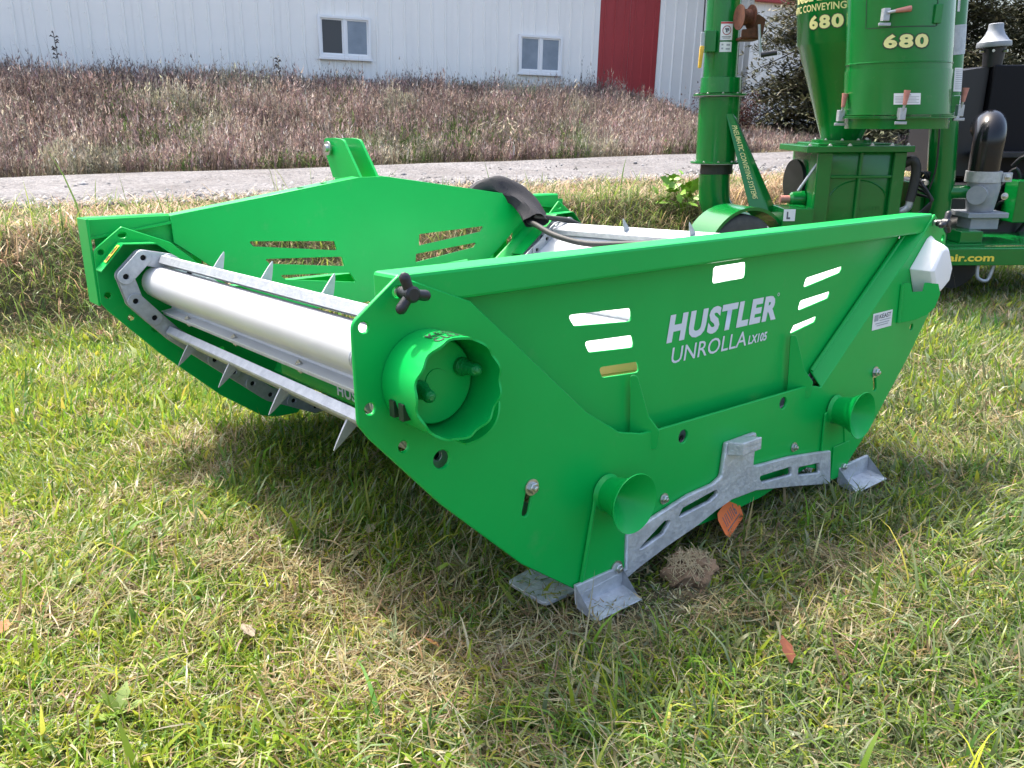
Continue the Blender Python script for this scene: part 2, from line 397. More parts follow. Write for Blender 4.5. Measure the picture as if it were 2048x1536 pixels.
def window(px0, px1, ztop, zbot, name='window'):
    a, b2 = u_at(px0)-5, u_at(px1)-5; z1, z0 = CAM.z+ztop-BZ, CAM.z+zbot-BZ
    w = b2-a; h = z1-z0; f = .055
    fr = plate('window', [[(a, z0), (b2, z0), (b2, z1), (a, z1)], [(a+f, z0+f), (a+f, z1-f), (b2-f, z1-f), (b2-f, z0+f)]], -.075, .075, TRIMW, barn, .004)
    mid = a+w*.5
    box('mullion', (mid-.03, -.065, z0+f), (mid+.03, -.02, z1-f), TRIMW, fr, .003)
    sw = .028
    for (l, r_, y, g) in ((a+f, mid-.03, -.045, GLASSD if px0 < 800 else GLASSL), (mid+.03, b2-f, -.05, GLASSL)):
        sf = plate('sash', [[(l, z0+f), (r_, z0+f), (r_, z1-f), (l, z1-f)], [(l+sw, z0+f+sw), (l+sw, z1-f-sw), (r_-sw, z1-f-sw), (r_-sw, z0+f+sw)]], y, .02, TRIMW, fr, .002)
        pn = box('pane', (l+sw-.003, y+.01, z0+f+sw-.003), (r_-sw+.003, y+.014, z1-f-sw+.003), g, fr, 0)
        if g is GLASSD: pn['label'] = 'dark insect screen over the left pane'
    box('sill', (a-.02, -.095, z0-.045), (b2+.02, -.003, z0-.002), TRIMW, fr, .004)
def zrel(v, px): # height of image row at the wall plane (survey)
    a = (px-1024)/1640.27; b_ = (v-768)/1640.27
    r_, u_, f_ = cam_axes(PITCH, YAW, ROLL); w = f_+a*r_-b_*u_
    dd = Vector((TDIR.x, TDIR.y, 0)); return w.z*BT/(w.dot(dd))
window(637, 741, zrel(33, 690), zrel(116, 690)); window(1036, 1122, zrel(71, 1079), zrel(147, 1079))
# second shed beyond
shed = empty('shed', wpos(27, 21, CAM.z)); shed.rotation_euler = barn.rotation_euler
tag(shed, 'far white metal shed with red roof edge seen between pipe and spruce', 'shed')
sp = siding(.9, 4.55)
for k in range(9): obj('wall_panel', sp, shed, SIDING, (-4+k*.903, 0, -.3))
box('wall_core', (-4, .03, -.6), (4.1, 6, 4.22), SIDING, shed, 0)
box('fascia', (-4.2, -.25, 4.25), (4.4, 6.2, 4.5), SIDRED, shed, .01)
prism('roof', [(-.25, 4.505), (6.2, 4.505), (3, 5.4)], lambda a, b: (-4.2, a, b), lambda a, b: (4.4, a, b), ROOFM, shed, 0)

# ------------------------------------------------------------------ bale unroller (own frame: x along its near plate, y away, z up)
D = 2.065
UN = empty('bale_unroller'); UN.rotation_euler = MM.to_euler()
tag(UN, 'bright green bale unroller with white bed sheets standing on the grass', 'farm machine')
def mir(p): return [(-x, z) for x, z in reversed(p)]
def sidew(s, poly): return poly if s < 0 else mir(poly)
# --- end plates
def end_plate(y0, near):
    left = [(-1.148, .930), (-1.259, .847), (-1.261, .640), (-1.236, .603), (-1.07, .412), (-.841, .187), (-.665, .055), (-.60, .036), (-.485, .033), (-.478, .10)]
    arch = [(-.386, .13), (-.229, .165), (-.09, .185)]
    half_top = [(0, .421), (-.36, .430), (-.47, .365+.0), (-1.085, .868)]
    top = [(-.36, .428), (-.41, .40), (-.475, .385), (-1.08, .866)]
    L_ = left+arch
    outline = [(-.972, .857)]+L_+[(-x, z) for x, z in reversed(L_)]+[(1.08, .866)]
    inner = [(.462, .395), (.43, .405), (.36, .416), (0, .422), (-.34, .428), (-.42, .432), (-.505, .455), (-.62, .532)]
    outline = outline+inner
    rs = []
    for x, z in outline:
        ax = abs(x); rs.append(.012 if (ax > 1.1 and z > .9) else .03 if ax > 1.2 else .08 if .8 < ax < .86 else .02 if z < .1 else .0)
    outline = rnd(outline, rs)
    holes = []
    for sx in (-1, 1):
        holes += [circ(sx*1.233, .836, .011), circ(sx*1.231, .668, .012), circ(sx*1.158, .57, .012), circ(sx*1.064, .518, .021, 20) if sx < 0 else circ(1.06, .517, .012),
                  slot((sx*.812, .388), (sx*.829, .322), .010), circ(sx*.245, .383, .019, 18), slot((sx*1.153, .897), (sx*1.143, .897), .011)]
    return plate('end_plate', [outline]+holes, y0, .010, GREEN, UN, .0024)
np_ = end_plate(0, True); fp_ = end_plate(D, False)
# inner folded flange along the sloping edge, then the recessed name panel
for yy, sgn in ((0, 1), (D+.01, 1)):
    for sx in (1,):
        bm = bmesh.new()
        face = [(1.08, .866), (.463, .394)]; back = [(1.035, .866), (.478, .440)]
        if sx < 0: face = [(.974, .860), (.506, .456)]; back = [(.972, .861), (.504, .458)]
        a0, a1 = face; b0, b1 = back
        y0 = yy+.0005 if sx > 0 else yy+.011; y1 = yy+.050
        ring0 = [(sx*a0[0], y0, a0[1]), (sx*b0[0], y1, b0[1]), (sx*b0[0], y1+.009, b0[1]), (sx*a0[0]+sx*.004, y0+.009, a0[1])]
        ring1 = [(sx*a1[0], y0, a1[1]), (sx*b1[0], y1, b1[1]), (sx*b1[0], y1+.009, b1[1]), (sx*a1[0]+sx*.004, y0+.009, a1[1])]
        loft_bm(bm, [ring0, ring1]); bmesh.ops.recalc_face_normals(bm, faces=bm.faces[:]); bev(bm, .0012, 1)
        obj('folded_flange', from_bm('folded_flange', bm), UN, GREEN)
        if yy == 0: tube('flange_lip', [(1.03, .050, .858), (.478, .050, .440)], .0075, GREEN, UN, 8)
r_s = .012
sl_l = [[(-.635, .775), (-.406, .764), (-.404, .728), (-.612, .744)], [(-.578, .699), (-.400, .690), (-.390, .655), (-.560, .668)], [(-.525, .622), (-.377, .613), (-.368, .582), (-.510, .592)]]
sl_r = [[(.422, .760), (.645, .779), (.622, .757), (.406, .729)], [(.397, .688), (.579, .700), (.562, .677), (.384, .656)], [(.368, .610), (.507, .624), (.490, .605), (.346, .584)]]
sq = [[(-.064, .841), (.092, .842), (.091, .794), (-.066, .792)]]
pan_out = [(-1.03, .90), (-1.03, .862), (-.97, .80), (-.44, .37), (.44, .37), (.97, .80), (1.03, .862), (1.03, .90)]
panel = plate('name_panel', [pan_out]+[rnd(q, .012) for q in sl_l+sl_r+sq], .06, .006, GREEN, UN, .001)
YP = .0585
lettering(panel, lambda x, z: (-.262+x, YP, .645+z), 'HUSTLER', .522, .080, WHITET, bold=.052, shear=.18, spacing=1.17)
lettering(panel, lambda x, z: (-.238+x, YP, .583+z), 'UNROLLA', .348, .047, WHITET, bold=.004, shear=.14)
lettering(panel, lambda x, z: (.120+x, YP, .584+z), 'LX105', .10, .028, WHITET, bold=.03, shear=.2)
me = plate_mesh('registered_mark', [circ(.268, .724, .0055, 14), circ(.268, .724, .0038, 14)], .0006, .0001); me.transform(Matrix.Translation((0, YP, 0)) @ XZ); obj('registered_mark', me, panel, WHITET)
# near top rail
rail = box('top_rail', (-1.149, .006, .862), (1.149, .105, .930), GREEN, UN, .008)
# stays between apron and panel
for sx in (-1, 1):
    poly = rnd([(sx*.37, .575), (sx*.355, .52), (sx*.375, .475), (sx*.335, .43), (sx*.335, .395), (sx*.36, .375), (sx*.40, .395), (sx*.41, .43)], .012)
    if sx > 0: poly = poly[::-1]
    me = plate_mesh('stay', [rnd([(-.012, .375), (.062, .385), (.064, .585), (.045, .585), (.012, .47), (-.018, .43)], .014)], .007, .001)
    # stay stands across the gap: its own plane is y,z
    me.transform(Matrix.Translation((sx*.375, 0, 0)) @ Matrix(((0, 0, 1, 0), (1, 0, 0, 0), (0, 1, 0, 0), (0, 0, 0, 1))))
    me.transform(Matrix.Translation((sx*.375, 0, 0)) @ Matrix.Rotation(R(42), 4, 'Z') @ Matrix.Translation((-sx*.375, 0, 0)))
    obj('stay', me, UN, GREEN)
# leg wedges and horns
for sx in (-1, 1):
    wp = [(sx*.655, .062), (sx*.49, .042), (sx*.482, .10), (sx*.49, .30), (sx*.60, .31)]
    if sx > 0: wp = wp[::-1]
    leg = plate('leg_plate', [rnd(wp, .01), circ(sx*.52, .07, .006)], -.009, .008, GREEN, UN, .0015)
    tube('weld_seam', smooth_path([(sx*.648, -.006, .07), (sx*.628, -.008, .17), (sx*.598, -.007, .30)], 4), .006, GREEN, leg, 8)
    horn = bmesh.new()
    revolve_bm(horn, [(0, .052), (.012, .046), (.055, .055), (.088, .072), (.098, .080), (.100, .079), (.085, .064), (.05, .03), (.022, .004)], (sx*.555, -.006, .300), (0, -1, 0), 40)
    obj('bale_spike_holder', from_bm('bale_spike_holder', horn, True), UN, GREEN)
# bolts
bl = [(-.810, .384), (.815, .386), (-.520, .072), (.624, .074), (-.322, .216), (.322, .217)]
for i, (bx, bz) in enumerate(bl): hexbolt('bolt', (bx, -.001 if i not in (2, 3) else -.010, bz), (0, -1, 0), UN, .0145 if i < 4 else .0115)
# small tabs: plate right leg step
box('step_plate', (.552, -.014, .040), (.66, -.0095, .165), GREEN, UN, .002)
# galvanised stand bracket
top = [(-.488, .159), (-.386, .178), (-.229, .205), (-.12, .209), (-.08, .222), (-.064, .325), (.085, .325), (.078, .219), (.10, .212), (.283, .196), (.530, .158)]
botm = [(.545, .030), (.32, .082), (.10, .128), (-.022, .132), (-.10, .117), (-.186, .095), (-.317, .072), (-.43, .046), (-.555, .008), (-.655, -.020), (-.66, .05), (-.488, .06)]
outl = top+botm
slots_ = [[(-.463, .092), (-.335, .155), (-.306, .150), (-.338, .118)], [(-.276, .148), (-.256, .172), (-.105, .187), (-.095, .172), (-.13, .158)], [(.112, .172), (.288, .160), (.298, .130), (.13, .148)], [(.332, .146), (.459, .130), (.470, .092), (.337, .118)]]
st = plate('stand_bracket', [rnd(outl, [.0, .0, 0, .02, .015, .008, .008, .01, .02, 0, .006]+[.006]+[0]*11)]+[rnd(q, .008) for q in slots_], -.018, .016, GALVD, UN, .003)
bm = bmesh.new(); loft_bm(bm, [[(-.062, -.018, .286), (.030, -.018, .286), (.030, -.018, .328), (-.062, -.018, .328)], [(-.040, -.060, .290), (.050, -.060, .290), (.050, -.060, .330), (-.040, -.060, .330)]])
bmesh.ops.recalc_face_normals(bm, faces=bm.faces[:]); bev(bm, .003, 2); obj('lug_block', from_bm('lug_block', bm), st, GALVD)
def foot(sx, y, dirn):
    # angle-iron foot: upright plate and a sole pointing outwards
    bm = bmesh.new(); x0, x1 = (-.675, -.505) if sx < 0 else (.60, .80)
    prof = [(y-.012, .075), (y-.014, .014), (y+dirn*.085, .001), (y+dirn*.086, .005), (y-.006, .019), (y, .075)]
    rings = [[(xx, a, b_) for a, b_ in prof] for xx in (x0, x1)]
    loft_bm(bm, rings); bmesh.ops.recalc_face_normals(bm, faces=bm.faces[:]); bev(bm, .002, 1)
    return obj('foot', from_bm('foot', bm), UN, GALVD)
foot(-1, -.004, -1); foot(1, -.004, -1)
for sx in (-1, 1):
    prism('rear_foot', rnd([(-.735, .04), (-.60, .04), (-.60, .22), (-.735, .20)], .02) if sx < 0 else [(.735, .2), (.6, .22), (.6, .04), (.735, .04)], lambda a, b_: (a, b_, .012), lambda a, b_: (a, b_, .022), GALVD, UN, .001)
    box('rear_foot', (min(sx*.74, sx*.50), D-.16, -.03), (max(sx*.74, sx*.50), D+.02, -.018), GALVD, UN, .003)
# motor guard on near-left
mc = Vector((-1.098, 0, .71))
g_bm = bmesh.new(); n_ = 72; rings = []
def gp(k, y, r): a = 2*math.pi*k/n_; return Vector((mc.x+r*math.cos(a), y, mc.z+r*math.sin(a)))
def rimy(k): return -.128+.005*math.cos(2*math.pi*k/n_*11)
out0 = [gp(k, -.002, .104) for k in range(n_)]; out1 = [gp(k, rimy(k), .106) for k in range(n_)]
in1 = [gp(k, rimy(k), .101) for k in range(n_)]; in0 = [gp(k, -.002, .099) for k in range(n_)]
loft_bm(g_bm, [out0, out1, in1, in0], True, False, False); guard = obj('motor_guard', from_bm('motor_guard', g_bm, True), UN, GREEN)
revolve('guard_ring', [(0, .098), (.018, .098), (.020, .094), (.020, .090)], (mc.x, 0, mc.z), (0, -1, 0), GREEN, guard, 48)
revolve('motor_cover', [(.0, .091), (.040, .091), (.043, .088), (.0435, .028), (.046, .027), (.0465, .0)], (mc.x, 0, mc.z), (0, -1, 0), GREEN, guard, 48)
def on_guard(x, y):   # text wraps the top of the drum, reading from outside
    a = math.pi*.5+.32-x/.1075; return (mc.x+.1072*math.cos(a), -.052-.0-(.03-y), mc.z+.1072*math.sin(a))
lettering(guard, on_guard, 'KEEP', .070, .026, DKOUT, bold=.03, spacing=1.15, sub=True)
lettering(guard, lambda x, y: on_guard(x-.004, y-.034), 'CLEAN', .084, .026, DKOUT, bold=.03, spacing=1.15, sub=True)
for (bx, bz, tx, tz) in ((-.043, -.008, -.05, -.012), (.062, .022, .066, .022)):
    c = Vector((mc.x+bx, -.043, mc.z+bz)); ax = Vector((tx-bx, -.05, tz-bz))
    revolve('hose_cap', [(0, .019), (.010, .020), (.016, .016), (.030, .015), (.036, .013), (.050, .0138), (.058, .011), (.063, .005)], c, ax, CAPG, guard, 18)
bm = bmesh.new()
arc = [(-1.35+.95*k/14) for k in range(15)]
loft_bm(bm, [[(mc.x+r_*math.cos(a)+.012, yy, mc.z+r_*math.sin(a)-.01) for r_, yy in ((.132, -.001), (.132, -.085-.02*math.sin((a+1.35)/.95*3.1)), (.127, -.085-.02*math.sin((a+1.35)/.95*3.1)), (.127, -.001))] for a in arc])
obj('guard_lip', from_bm('guard_lip', bm, True), guard, GREEN)
for k in (0, 1): box('guard_slot', (mc.x-.1075, -.05-.035*k, mc.z-.055), (mc.x-.085, -.032-.035*k, mc.z-.02), DKOUT, guard, .001)
# star knobs
def star_knob(c, rot):
    bm = bmesh.new(); c = Vector(c)
    revolve_bm(bm, [(0, .013), (.018, .013), (.022, .017), (.042, .017), (.046, .012)], c, (0, -1, 0), 16)
    for k in range(3):
        a = rot+k*2*math.pi/3; dx = Vector((math.cos(a), 0, math.sin(a)))
        tube_bm(bm, [c+Vector((0, -.032, 0))+dx*t for t in (0, .018, .034, .041, .046)], lambda f: (.012, .0105, .0115, .010, .004)[min(4, int(f*4+.5))], 12)
    bmesh.ops.recalc_face_normals(bm, faces=bm.faces[:]); obj('star_knob', from_bm('star_knob', bm, True), UN, BLACKP)
    revolve('knob_stud', [(-.012, .011), (.001, .011)], c, (0, -1, 0), ZINC, UN, 12)
star_knob((-1.148, -.010, .897), 1.9); star_knob((1.148, -.010, .897), 1.2)
# white cap over the right bearing, and the hook plate
base = [(1.125, .852), (1.10, .842), (.993, .741), (1.044, .638), (1.10, .630), (1.19, .66), (1.225, .74), (1.16, .83)]
oute = [(1.085, .825), (1.06, .818), (1.000, .738), (1.045, .652), (1.09, .650), (1.155, .685), (1.168, .735), (1.12, .812)]
bm = bmesh.new()
loft_bm(bm, [[(x, -.0005, z) for x, z in base], [(x, -.006, z) for x, z in base], [((x+a)/2-.004*0, -.03, (z+c)/2) for (x, z), (a, c) in zip(base, oute)], [(x, -.072, z) for x, z in oute], [(1.08+(x-1.08)*.82, -.082, .735+(z-.735)*.82) for x, z in oute]])
bmesh.ops.recalc_face_normals(bm, faces=bm.faces[:]); bev(bm, .011, 3)
capo = obj('bearing_cover', from_bm('bearing_cover', bm, True), UN, PLASW)
hexbolt('cover_bolt', (1.118, -.006, .838), (0, -1, 0), UN, .006)
def hookp(t, z, o=0): return Vector((.946+.10*t+.005*o, -.090*t-.001-.004*o, z))
hk = [(.08, .695), (.18, .695), (.26, .662), (.60, .664), (.63, .695), (.92, .690), (1.0, .655), (.90, .605), (.72, .578), (.40, .558), (.02, .548)]
bm = bmesh.new(); loft_bm(bm, [[hookp(t, z, -.9) for t, z in hk], [hookp(t, z, .9) for t, z in hk]]); bmesh.ops.recalc_face_normals(bm, faces=bm.faces[:]); bev(bm, .0015, 1)
obj('hook_plate', from_bm('hook_plate', bm), UN, GREEN)
tube('hook_weld', [(.944, -.004, .55), (.944, -.004, .69)], .007, GREEN, UN, 8)
# dealer sticker
def stk(x, z): return (.762+x, -.0012, .545+z+.0*x)
s1 = quad('dealer_sticker', stk, 0, 0, .137, .060, LABEL, UN)
def stk2(x, z): return (.762+x, -.0020, .545+z)
lettering(s1, lambda x, z: stk2(.045+x, .037+z), 'KEAST', .082, .016, INK, bold=.012)
quad('logo', stk2, .010, .031, .038, .053, INKG, s1)
lines_mesh('small_print', stk2, [(.047, .029, .125, .032), (.02, .020, .118, .023), (.03, .012, .110, .015)], INKG, s1, 1)
# bed: white folded sheets, chain, slats, spikes, belly
def sheet_section(s):
    pts = [(-.20, .330), (-.42, .352), (-1.020, .765)]
    cx, cz, r = -1.054, .710, .064
    for k in range(11):
        a = R(58)+R(182)*k/10; pts.append((cx+r*math.cos(a), cz+r*math.sin(a)))
    pts += [(-1.035, .618), (-1.015, .607), (-1.018, .600), (-1.058, .594)]
    if s > 0: pts = [(-x, z) for x, z in pts]
    return pts
for s in (-1, 1):
    P = sheet_section(s); bm = bmesh.new()
    th = .003; inner = []
    for i, p in enumerate(P):
        a, b_ = Vector(P[max(i-1, 0)]), Vector(P[min(i+1, len(P)-1)]); d_ = (b_-a).normalized(); nn = Vector((-d_.y, d_.x))*(th if s < 0 else -th)
        inner.append((p[0]+nn.x, p[1]+nn.y))
    rows = []
    for yy in (.055, 2.0): rows.append([(x, yy, z) for x, z in P]+[(x, yy, z) for x, z in reversed(inner)])
    loft_bm(bm, rows); sh = obj('bed_sheet', from_bm('bed_sheet', bm, True), UN, WHITEP)
    box('sheet_rail', (min(s*1.012, s*1.058), .055, .582), (max(s*1.012, s*1.058), 1.98, .5925), GALV, sh, .002)
    for yy in (.25, .75, 1.25, 1.72):
        hexbolt('sheet_bolt', (s*1.04, yy, .582), (0, 0, -1), sh, .010); hexbolt('sheet_bolt', (s*1.045, yy, .597), (0, 0, 1), sh, .008)
box('floor_sheet', (-.22, .06, .322), (.22, 2.0, .3265), WHITEP, UN, .001)
bel = [(-.93, .640), (-.985, .585), (-.945, .530), (-.62, .235), (-.43, .135), (0, .115), (.43, .135), (.62, .235), (.945, .53), (.985, .585), (.93, .640), (.40, .27), (-.40, .27)]
bel2 = [(-.60, .40), (-.66, .30), (-.43, .145), (0, .125), (.43, .145), (.66, .30), (.60, .40), (.38, .24), (-.38, .24)]
prism('belly_frame', bel2, lambda a, b_: (a, .07, b_), lambda a, b_: (a, D-.17, b_), GREEN, UN, .004)
for s in (-1, 1):
    cs = [(s*.93, .62), (s*.955, .608), (s*.955, .488), (s*.60, .33), (s*.58, .41)]
    cb = prism('cross_beam', cs, lambda a, b_: (a, .08, b_), lambda a, b_: (a, 1.10, b_), GREEN, UN, .004)
    if s < 0:
        ax = Vector((.04, 0, -.08)).normalized()
        lettering(cb, lambda x, z: (-.9570, .70-x, .497+z), 'HUSTLER', .26, .034, WHITET, bold=.03, spacing=1.1)
plate('belly_skirt', [[(-.48, .10), (-.2, .062), (0, .055), (.2, .062), (.48, .10), (.5, .26), (-.5, .26)]], .03, .006, GREEN, UN)
# chain path
half = [(0, .335), (-.45, .365), (-1.02, .793), (-1.115, .815), (-1.186, .749), (-1.163, .652), (-1.102, .579), (-1.036, .503), (-.666, .180), (-.46, .085), (0, .075)]
def resample(seg_pts):
    out = []
    for a, b_ in zip(seg_pts, seg_pts[1:]):
        a, b_ = Vector(a), Vector(b_); n__ = max(1, round((b_-a).length/.0945))
        out += [a+(b_-a)*k/n__ for k in range(n__)]
    out.append(Vector(seg_pts[-1])); return out
hl = resample(half); loop = hl+[Vector((-p.x, p.y)) for p in reversed(hl[1:-1])]
link_cache = {}
def link_mesh(L_):
    k = round(L_, 3)
    if k not in link_cache:
        def ring(y, r): return slot((0, 0), (L_, 0), r, 7)
        me = plate_mesh('chain_link', [rnd(slot((0, 0), (L_, 0), .030, 8), 0), circ(0, 0, .011, 12), circ(L_, 0, .011, 12)], .005, .001)
        me.transform(XZ); me.materials.append(GALV); link_cache[k] = me
    return link_cache[k]
rb_ = bmesh.new(); revolve_bm(rb_, [(-.012, .020), (.012, .020)], (0, 0, 0), (0, 1, 0), 10); ROLLER = from_bm('chain_roller', rb_, True); ROLLER.materials.append(HOLE)  # rollers coloured near-black to paint the shade inside the link holes
for yc in (.085, D-.10):
    ch = empty('conveyor_chain'); ch.parent = UN
    for p in loop:
        o = bpy.data.objects.new('chain_roller', ROLLER); COL.objects.link(o); o.parent = ch; o.location = (p.x, yc, p.y)
    N = len(loop)
    for i in range(N):
        a, b_ = loop[i], loop[(i+1) % N]; dv = b_-a; off = .016 if i % 2 else .0235
        for sgn in (-1, 1):
            o = bpy.data.objects.new('chain_link', link_mesh(dv.length)); COL.objects.link(o); o.parent = ch
            o.location = (a.x, yc+sgn*off, a.y); o.rotation_euler = (0, -math.atan2(dv.y, dv.x), 0)
# track behind the far chain
sp_me = None
def make_spike():
    bm = bmesh.new(); rings = []
    for z, w, t in ((0, .017, .004), (.03, .0125, .0035), (.065, .006, .003), (.086, .0012, .0012)): rings.append([(-w, -t, z), (w, -t, z), (w, t, z), (-w, t, z)])
    loft_bm(bm, rings); bmesh.ops.recalc_face_normals(bm, faces=bm.faces[:]); me = from_bm('spike', bm); me.materials.append(GALV); return me
spk = make_spike()
def make_slat(pos, nrm, ys):
    n2 = Vector(nrm).normalized(); t2 = Vector((n2.y, -n2.x)); y0, y1 = .112, D-.130
    sec = [(-.038, -.018), (-.038, .010), (-.030, .015), (.030, .015), (.036, .010), (.036, -.018)]
    bm = bmesh.new(); f = lambda y, a, b_: (pos[0]+t2.x*a+n2.x*b_, y, pos[1]+t2.y*a+n2.y*b_)
    loft_bm(bm, [[f(y, a, b_) for a, b_ in sec] for y in (y0, y1)]); o = obj('slat', from_bm('slat', bm), UN, GALV)
    for yy in (D-.118,):
        revolve('slat_bolt', [(0, .024), (.006, .023), (.007, .011), (.016, .011), (.018, .008)], (pos[0], yy-.012, pos[1]), (0, -1, 0), GALV, o, 14)
        revolve('slat_bolt', [(0, .012), (.010, .012)], (pos[0], .10, pos[1]), (0, 1, 0), ZINC, o, 8)
    ang = math.atan2(n2.x, n2.y)
    for yy in ys:
        q = bpy.data.objects.new('spike', spk); COL.objects.link(q); q.parent = o
        q.location = (pos[0]+n2.x*.015, yy, pos[1]+n2.y*.015); q.rotation_euler = (0, ang, 0); q.scale = (1, 1, .74 if nrm[1] > 0 else 1)
ysa = (.19, .60, 1.01, 1.42); ysb = (.45, .87, 1.29, 1.71)
for s in (-1, 1):
    make_slat((s*1.02, .793), (s*-.42, .90), ysa)
    make_slat((s*1.036, .503), (s*.656, -.755), ysb)
    if s > 0: make_slat((s*.666, .180), (s*.60, -.80), ysa)
    make_slat((s*.62, .493), (s*-.60, .80), ysb)
make_slat((0, .335), (0, 1), ysa); make_slat((0, .075), (0, -1), ysb)
# hoods over the chain noses
def hood(y0, y1, s):
    pts = [(-1.262, .770), (-1.172, .866), (-1.050, .860), (-.936, .768), (-.80, .665)]
    pts = [(s*-x if s > 0 else x, z) for x, z in pts]; P2 = [(x, z+.004) for x, z in pts]
    bm = bmesh.new(); loft_bm(bm, [[(x, y, z) for x, z in pts]+[(x, y, z) for x, z in reversed(P2)] for y in (y0, y1)])
    bmesh.ops.recalc_face_normals(bm, faces=bm.faces[:]); return obj('chain_hood', from_bm('chain_hood', bm), UN, GREEN)
for s in (-1, 1):
    h_ = hood(D-.092, D-.001, s)
    if s < 0:
        def ws(x, y):  # warning label on the sloping hood face
            t = x; a = Vector((-1.262, .770)); b_ = Vector((-1.172, .866)); p = a+(b_-a)*(.30+.62*t/.082); nn = Vector((-.73, .684))*.0062
            return (p.x+nn.x, D-.086+y, p.y+nn.y+.002)
        wl_ = quad('warning_label', ws, 0, 0, .082, .036, YELL, h_)
        lines_mesh('warning_print', lambda x, y: Vector(ws(x, y))+Vector((-.0006, 0, .0008)), [(.006, .006, .03, .030), (.036, .008, .076, .013), (.036, .018, .076, .023), (.036, .027, .066, .031)], mat('label_dark', (.12, .05, .02), .6), wl_, 1)
# far headstock: rail, end flanges, raised plate with slots, hitch lugs
def hs_out(): return [(-.945, .958), (-.945, .85), (-.76, .705), (-.66, .63), (-.50, .50), (.50, .50), (.66, .63), (.76, .705), (.945, .85), (.945, .958), (.07, 1.088), (-.07, 1.088)]
hs = [[(-.63, .832), (-.222, .803), (-.213, .760), (-.612, .809)], [(-.566, .750), (-.190, .728), (-.180, .683), (-.545, .727)], [(-.503, .672), (-.155, .650), (-.125, .602), (-.476, .650)]]
hs_r = [[(.24, .747), (.245, .803), (.65, .818), (.625, .790)][::-1], [(.215, .665), (.22, .707), (.60, .736), (.58, .712)][::-1], [(.19, .590), (.20, .635), (.545, .655), (.53, .630)][::-1]]
head = plate('headstock_plate', [hs_out()]+[rnd(q, .006) for q in hs+hs_r], 2.105, .010, GREEN, UN, .0015)
for s in (-1, 1):   # folded top lips
    bm = bmesh.new()
    a, b_ = (s*.945, .958), (s*.07, 1.088)
    sl_ = [(a[0], 2.107, a[1]-.001), (a[0], 2.178, a[1]+.004), (a[0], 2.178, a[1]-.004), (a[0], 2.107, a[1]-.009)]; sr_ = [(b_[0], 2.107, b_[1]-.001), (b_[0], 2.178, b_[1]+.004), (b_[0], 2.178, b_[1]-.004), (b_[0], 2.107, b_[1]-.009)]
    loft_bm(bm, [sl_, sr_]); bmesh.ops.recalc_face_normals(bm, faces=bm.faces[:]); lip = obj('top_lip', from_bm('top_lip', bm), head, GREEN)
    for f_ in (.62, .74) if s < 0 else ():
        px_ = a[0]+(b_[0]-a[0])*f_*1.1; pz_ = a[1]+(b_[1]-a[1])*f_*1.1
        revolve('lip_hole', [(0, .016), (.0015, .016)], (px_, 2.150, pz_+.0025), (.0, 0, 1), DKOUT, lip, 16)
for x0 in (-.056, .034):
    poly = rnd([(2.118, 1.078), (2.40, 1.085), (2.475, 1.235), (2.46, 1.275), (2.36, 1.272), (2.27, 1.262)], [0, 0, .03, .03, .03, .05])
    prism('hitch_lug', poly, lambda a, b_: (x0, a, b_), lambda a, b_: (x0+.013, a, b_), GREEN, UN, .002)
bm = bmesh.new(); revolve_bm(bm, [(-.058, .017), (-.046, .019), (-.045, .034), (-.038, .034), (-.037, .014), (.115, .014), (.115, .024), (.130, .024)], (-.030, 2.405, 1.225), (1, 0, 0), 18)
obj('hitch_pin', from_bm('hitch_pin', bm, True), UN, ZINC)
box('hitch_gusset', (-.058, 2.12, 1.070), (.047, 2.38, 1.084), GREEN, UN, .002)
# far rail and frame
def far_rail(stations):
    bm = bmesh.new(); y0, y1 = D+.05, D+.15; secs = []
    for x, zb in stations: secs.append([(x, y0, zb), (x, y0, .958), (x, y0+.008, .966), (x, y1, .966), (x, y1, zb), (x, y0-.0, zb-.012), (x, y0-.012, zb-.010), (x, y0-.012, zb)])
    loft_bm(bm, secs); bmesh.ops.recalc_face_normals(bm, faces=bm.faces[:]); return obj('rear_rail', from_bm('rear_rail', bm), UN, GREEN)
far_rail(((-1.257, .893), (-.947, .936))); far_rail(((.947, .925), (1.185, .893)))
box('rear_rail', (-.946, D+.062, .90), (.946, D+.15, .955), GREEN, UN, .004)
plate('rear_panel', [[(-1.236, .89), (-1.23, .66), (-1.0, .42), (-.84, .64), (-.90, .935), (-1.235, .935)]], D+.064, .008, GREEN, UN)
plate('rear_panel', [[(1.235, .935), (.90, .935), (.84, .64), (1.0, .42), (1.23, .66)]], D+.064, .008, GREEN, UN)
for s in (-1,): box('side_flange', (-1.268, D+.011, .63), (-1.258, D+.16, .964), GREEN, UN, .002)
for s in (-1, 1): box('frame_post', (min(s*.80, s*.90), D+.16, .30), (max(s*.80, s*.90), D+.24, .92), GREEN, UN, .006)
box('frame_cross_tube', (-.90, D+.17, .30), (.90, D+.25, .38), GREEN, UN, .006)
box('frame_cross_tube', (-.80, D+.20, .575), (.80, D+.26, .625), GREEN, UN, .006)
